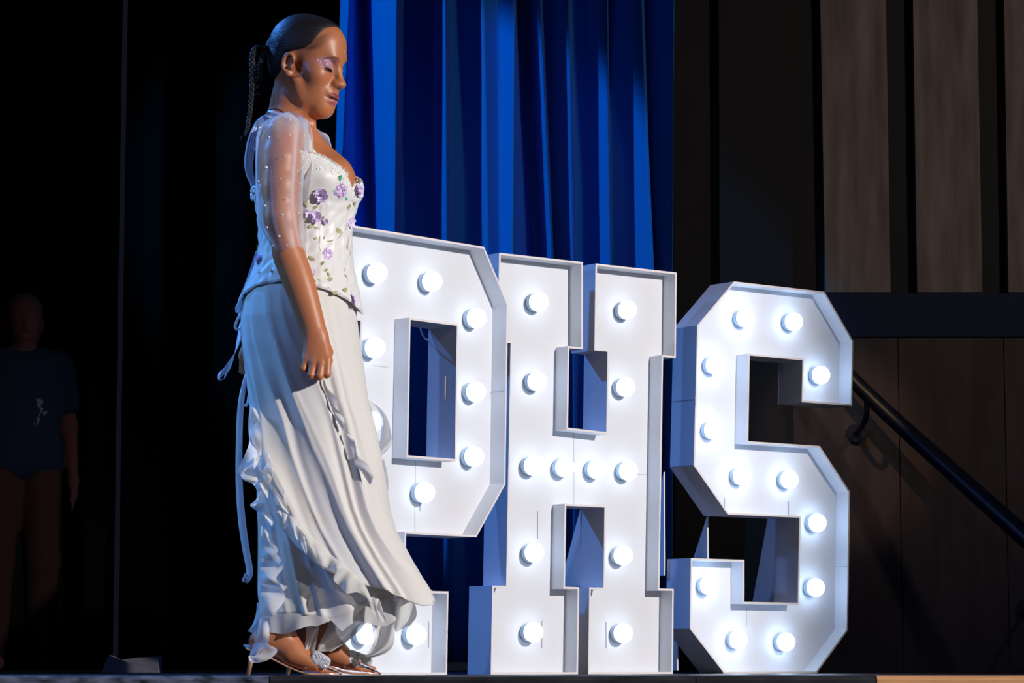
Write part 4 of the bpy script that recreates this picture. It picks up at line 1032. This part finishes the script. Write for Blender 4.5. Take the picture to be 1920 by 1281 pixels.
rbm([B(463, 700, -.02), B(455, 735, -.03), B(450, 780, -.03), B(448, 860, -.03), B(449, 920, -.03), B(454, 980, -.03), B(461, 1030, -.03), B(468, 1070, -.03), B(464, 1086, -.03), B(458, 1088, -.03), B(462, 1076, -.03)], .019, tw=.5, wl=([0, .15, .5, .85, .92, 1], [.5, .8, 1, .8, .5, .5]))
rbm([B(467, 742, -.02), B(465, 755, -.03), B(459, 762, -.03)], .008)
# sheer peplum of the corset trailing at the back
panel('lace_peplum', [(480, 470, 500, 470, -.03), (470, 500, 500, 500, -.035), (458, 535, 495, 535, -.04), (448, 560, 480, 562, -.04), (442, 586, 460, 588, -.04)], m=M['lace'], amp=.006)

# ---- shoes --------------------------------------------------
M['nude'] = mat('nude_patent_sole', (.52, .27, .17), .25, .6, coat=.4)
M['pvc'] = bpy.data.materials.new('clear_vinyl'); M['pvc'].use_nodes = True; nt = M['pvc'].node_tree; N = nt.nodes; L = nt.links; N.remove(N['Principled BSDF'])
t_ = N.new('ShaderNodeBsdfTransparent'); t_.inputs[0].default_value = (.93, .93, .97, 1); g_ = N.new('ShaderNodeBsdfGlossy'); g_.inputs['Roughness'].default_value = .06
fz = N.new('ShaderNodeFresnel'); fz.inputs[0].default_value = 1.35; x_ = N.new('ShaderNodeMixShader'); L.new(fz.outputs[0], x_.inputs[0]); L.new(t_.outputs[0], x_.inputs[1]); L.new(g_.outputs[0], x_.inputs[2]); L.new(x_.outputs[0], N['Material Output'].inputs[0])
def shoe(dx, dy, lift, label):
    P_ = lambda px, py, y=0: B(px + dx, py + lift, dy + y)
    root = empty('shoe', (0, 0, 0), None, None); root.parent = person; root.location = -person.location; root['label'] = label
    def ch(o): o.parent = root; return o
    # sole: swept outline from heel seat to pointed toe
    cl = catmull([P_(462, 1216), P_(485, 1226), P_(512, 1236), P_(542, 1251), P_(572, 1262), P_(605, 1265.5), P_(640, 1266)], 6); N_ = len(cl)
    wd = np.interp(np.linspace(0, 1, N_), [0, .12, .3, .5, .72, .9, 1], [.014, .026, .022, .024, .036, .020, .003])
    v = []
    for p, w_ in zip(cl, wd):
        p.z = max(p.z, .0055)
        for s_, h_ in ((-1, .002), (1, .002), (1, -.003), (-1, -.003)): v.append(p + Vector((0, s_ * w_, h_)))
    f_ = [(i * 4 + k, i * 4 + (k + 1) % 4, i * 4 + 4 + (k + 1) % 4, i * 4 + 4 + k) for i in range(N_ - 1) for k in range(4)] + [(0, 1, 2, 3), (4 * N_ - 1, 4 * N_ - 2, 4 * N_ - 3, 4 * N_ - 4)]
    ch(pm('sole', v, f_, M['nude'], None, True))
    hb_ = P_(474, 1222); ft = P_(465, 1266); ft.z = .001
    v, f_ = tubev([hb_ + Vector((.004, 0, 0)), hb_.lerp(ft, .4), ft], [.011, .0065, .0050], 10); ch(pm('heel', v, f_, M['nude'], None, True))
    # clear vamp over the forefoot and clear heel cup
    for nm, st_ in (('clear_vamp', [(540, 1247, .026, 40), (556, 1252, .030, 34), (575, 1259, .036, 27), (598, 1264, .033, 20), (620, 1265, .022, 12), (641, 1266, .003, 2)]),
                    ('clear_heel_cup', [(456, 1211, .006, 2), (464, 1218, .024, 9), (480, 1226, .031, 16), (505, 1235, .029, 12), (525, 1244, .027, 8)])):
        v = []; K = 15
        for px, py, w_, h_ in st_:
            for k in range(K):
                a = math.pi * k / (K - 1); hh = h_ / 731. * (math.sin(a) if nm == 'clear_vamp' else abs(math.cos(a)) ** .6)
                q = P_(px, py); v.append(Vector((q.x, q.y + w_ * -math.cos(a), max(q.z, .004) + hh)))
        ch(pm(nm, v, [(j * K + k, j * K + k + 1, j * K + K + k + 1, j * K + K + k) for j in range(len(st_) - 1) for k in range(K - 1)], M['pvc'], None, True))
    return root, P_
def brooch(root, P_, blobs):
    mb = MB(); r_ = random.Random(4)
    for (px, py, y, rx, rz, tilt) in blobs:      # pave discs of small stones on a curved metal plate
        c = P_(px, py, y); ca_, sa_ = math.cos(tilt), math.sin(tilt)
        vv, ff_ = sphv((0, 0, 0), 1, 20, 10); se = lambda q: math.copysign(abs(q) ** .6, q); vv = [(se(a), se(b), se(c_)) for a, b, c_ in vv]; vv = [Vector((c.x + (rx * x * ca_ - rz * z * sa_), c.y + .007 * y_, c.z + (rx * x * sa_ + rz * z * ca_))) for x, y_, z in vv]
        mb.add(vv, ff_, 1)
        for q in range(420):
            a, b = r_.uniform(0, 2 * math.pi), math.sqrt(r_.random()); x, z = b * math.cos(a), b * math.sin(a); dd = .007 * (max(0, 1 - b ** 3)) ** .4
            x, z = math.copysign(abs(x) ** .7, x), math.copysign(abs(z) ** .7, z); p = Vector((c.x + rx * x * ca_ - rz * z * sa_, c.y - dd - .0005, c.z + rx * x * sa_ + rz * z * ca_)); rr = r_.uniform(.0009, .0015)
            n_ = Vector((r_.uniform(-.7, .7), -1, r_.uniform(-.7, .7))).normalized(); s_ = n_.cross(Vector((0, 0, 1))).normalized(); t2 = s_.cross(n_)
            mb.add([p + n_ * rr] + [p + s_ * rr * math.cos(k * math.pi / 2) + t2 * rr * math.sin(k * math.pi / 2) for k in range(4)], [(0, 1 + k, 1 + (k + 1) % 4) for k in range(4)], 0)
    o = mb.build('rhinestone_bow', [M['gem'], M['beads']], None, smooth=False); o.parent = root; o['label'] = 'glittering rhinestone bow'
ra, PA = shoe(0, -.085, 0, 'clear vinyl heeled shoe on the near foot')
brooch(ra, PA, [(601, 1238, -.026, .025, .0165, -.55), (592, 1229, -.012, .012, .010, -.55)])
rb2, PB = shoe(74, .095, -2, 'clear vinyl heeled shoe on the far foot')
brooch(rb2, PB, [(596, 1231, -.020, .024, .0085, -.35), (588, 1243, -.026, .017, .0085, -.65), (614, 1240, -.022, .014, .0115, -.45)])

# ------------------------------------------------------------------ dim figures in the dark wing
M['dimskin'] = mat('shade_darkened_skin', (.028, .011, .012), .9, .03)  # figure's skin and clothes darkened to stand for the wing's shade
M['navy'] = mat('shade_darkened_navy_cloth', (.004, .006, .014), .95, .02)
M['brown'] = mat('shade_darkened_brown_cloth', (.014, .006, .006), .95, .02)
M['print'] = mat('shade_darkened_blue_print', (.045, .05, .10), .9, .05)
def bystander(px, Y, top, label, face=0, low=None, prn=False):
    g0 = W(px, 1260, Y); S = (W(px, top, Y).z) / 1.68; X0, Y0 = g0.x, Y
    root = empty('person', (X0, Y0, 0), label, 'person')
    c_, s_ = math.cos(face), math.sin(face)
    T = lambda x, y, z: (X0 + S * (x * c_ - y * s_), Y0 + S * (x * s_ + y * c_), S * z)      # local: -y is the way the figure faces
    def mk(): return Field(axis([(X0 - .42, X0 + .42, .010)]), axis([(Y0 - .32, Y0 + .32, .010)]), axis([(0, 1.40 * S, .011), (1.40 * S, 1.78 * S, .006)]))
    F = mk()
    F.cap(T(0, -.015, 1.50), T(0, -.02, 1.575), .070 * S, .080 * S, .03); F.cap(T(0, -.05, 1.445), T(0, -.05, 1.50), .040 * S, .055 * S, .03)
    F.cap(T(0, -.095, 1.535), T(0, -.112, 1.500), .010 * S, .013 * S, .015)
    F.cap(T(-.02, -.092, 1.462), T(.02, -.092, 1.462), .010 * S, .010 * S, .008)
    for q in (-1, 1):
        F.cap(T(q * .032, -.098, 1.535), T(q * .034, -.098, 1.535), .012 * S, .012 * S, .012, True); F.cap(T(q * .032, -.080, 1.535), T(q * .034, -.080, 1.535), .012 * S, .012 * S, .004)
        F.cap(T(q * .080, .0, 1.505), T(q * .082, .0, 1.545), .012 * S, .014 * S, .006)
    F.cap(T(0, .0, 1.36), T(0, -.005, 1.47), .055 * S, .048 * S, .03); F.cap(T(-.15, 0, 1.36), T(.15, 0, 1.36), .05 * S, .05 * S, .04)
    for x in (-.07, 0, .07): F.chain([T(x, 0, 1.30), T(x * .85, 0, 1.10), T(x * 1.1, 0, .92)], [.10 * S, .085 * S, .10 * S], .05)
    for q in (-1, 1):
        F.chain([T(q * .18, 0, 1.34), T(q * .215, .01, 1.08), T(q * .225, -.05, .84)], [.045 * S, .038 * S, .026 * S], .03)
        F.cap(T(q * .225, -.055, .83), T(q * .222, -.07, .76), .026 * S, .024 * S, .02)
        for k in range(4): F.cap(T(q * (.222), -.045 - .016 * k, .76), T(q * .215, -.045 - .018 * k, .69 + .004 * k), .0105 * S, .0085 * S, .006)
        F.cap(T(q * .222, -.085, .80), T(q * .205, -.110, .745), .011 * S, .009 * S, .01)
        F.chain([T(q * .09, 0, .90), T(q * .095, -.01, .48), T(q * .10, .01, .09)], [.085 * S, .055 * S, .038 * S], .03)
        F.cap(T(q * .10, .02, .045), T(q * .105, -.14, .035), .040 * S, .030 * S, .02)
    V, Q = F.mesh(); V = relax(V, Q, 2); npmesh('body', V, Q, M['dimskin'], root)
    F = mk()                                            # hair
    F.cap(T(0, .01, 1.52), T(0, .0, 1.585), .086 * S, .088 * S, .03); F.cap(T(0, .03, 1.50), T(0, .04, 1.38), .075 * S, .06 * S, .03)
    F.cap(T(0, -.10, 1.40), T(0, -.09, 1.555), .070 * S, .060 * S, .02, True)
    V, Q = F.mesh(); npmesh('hair', relax(V, Q, 1), Q, M['hair'], root)
    F = mk(); F.cap(T(-.15, 0, 1.355), T(.15, 0, 1.355), .062 * S, .062 * S, .04)     # shirt
    for x in (-.07, 0, .07): F.chain([T(x, 0, 1.30), T(x * .9, 0, 1.10), T(x * 1.2, 0, .93)], [.112 * S, .10 * S, .114 * S], .05)
    for q in (-1, 1): F.chain([T(q * .18, 0, 1.34), T(q * .205, .0, 1.18)], [.058 * S, .056 * S], .03)
    F.cap(T(0, -.02, 1.50), T(0, -.02, 1.46), .06 * S, .055 * S, .01, True)
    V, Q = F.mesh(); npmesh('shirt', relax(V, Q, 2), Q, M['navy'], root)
    F = mk()
    for q in (-1, 1): F.chain([T(q * .08, 0, .93), T(q * .10, -.01, .48), T(q * .105, .01, .07)], [.105 * S, .078 * S, .068 * S], .03)
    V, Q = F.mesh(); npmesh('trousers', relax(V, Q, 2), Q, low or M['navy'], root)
    if prn:
        mb = MB()
        for i, (x, z, r) in enumerate(((.055, 1.17, .020), (.063, 1.14, .013), (.050, 1.115, .013), (.040, 1.09, .022), (.028, 1.075, .014), (.082, 1.125, .008), (.09, 1.13, .006))):
            p = Vector(T(x, -.118, z)); r *= S
            mb.add([p] + [p + Vector((r * (1 + .25 * math.sin(3 * a)) * math.cos(a), -.002, r * math.sin(a))) for a in np.linspace(0, 2 * math.pi, 13)[:-1]], [(0, 1 + k, 1 + (k + 1) % 12) for k in range(12)])
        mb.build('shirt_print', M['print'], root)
    return root
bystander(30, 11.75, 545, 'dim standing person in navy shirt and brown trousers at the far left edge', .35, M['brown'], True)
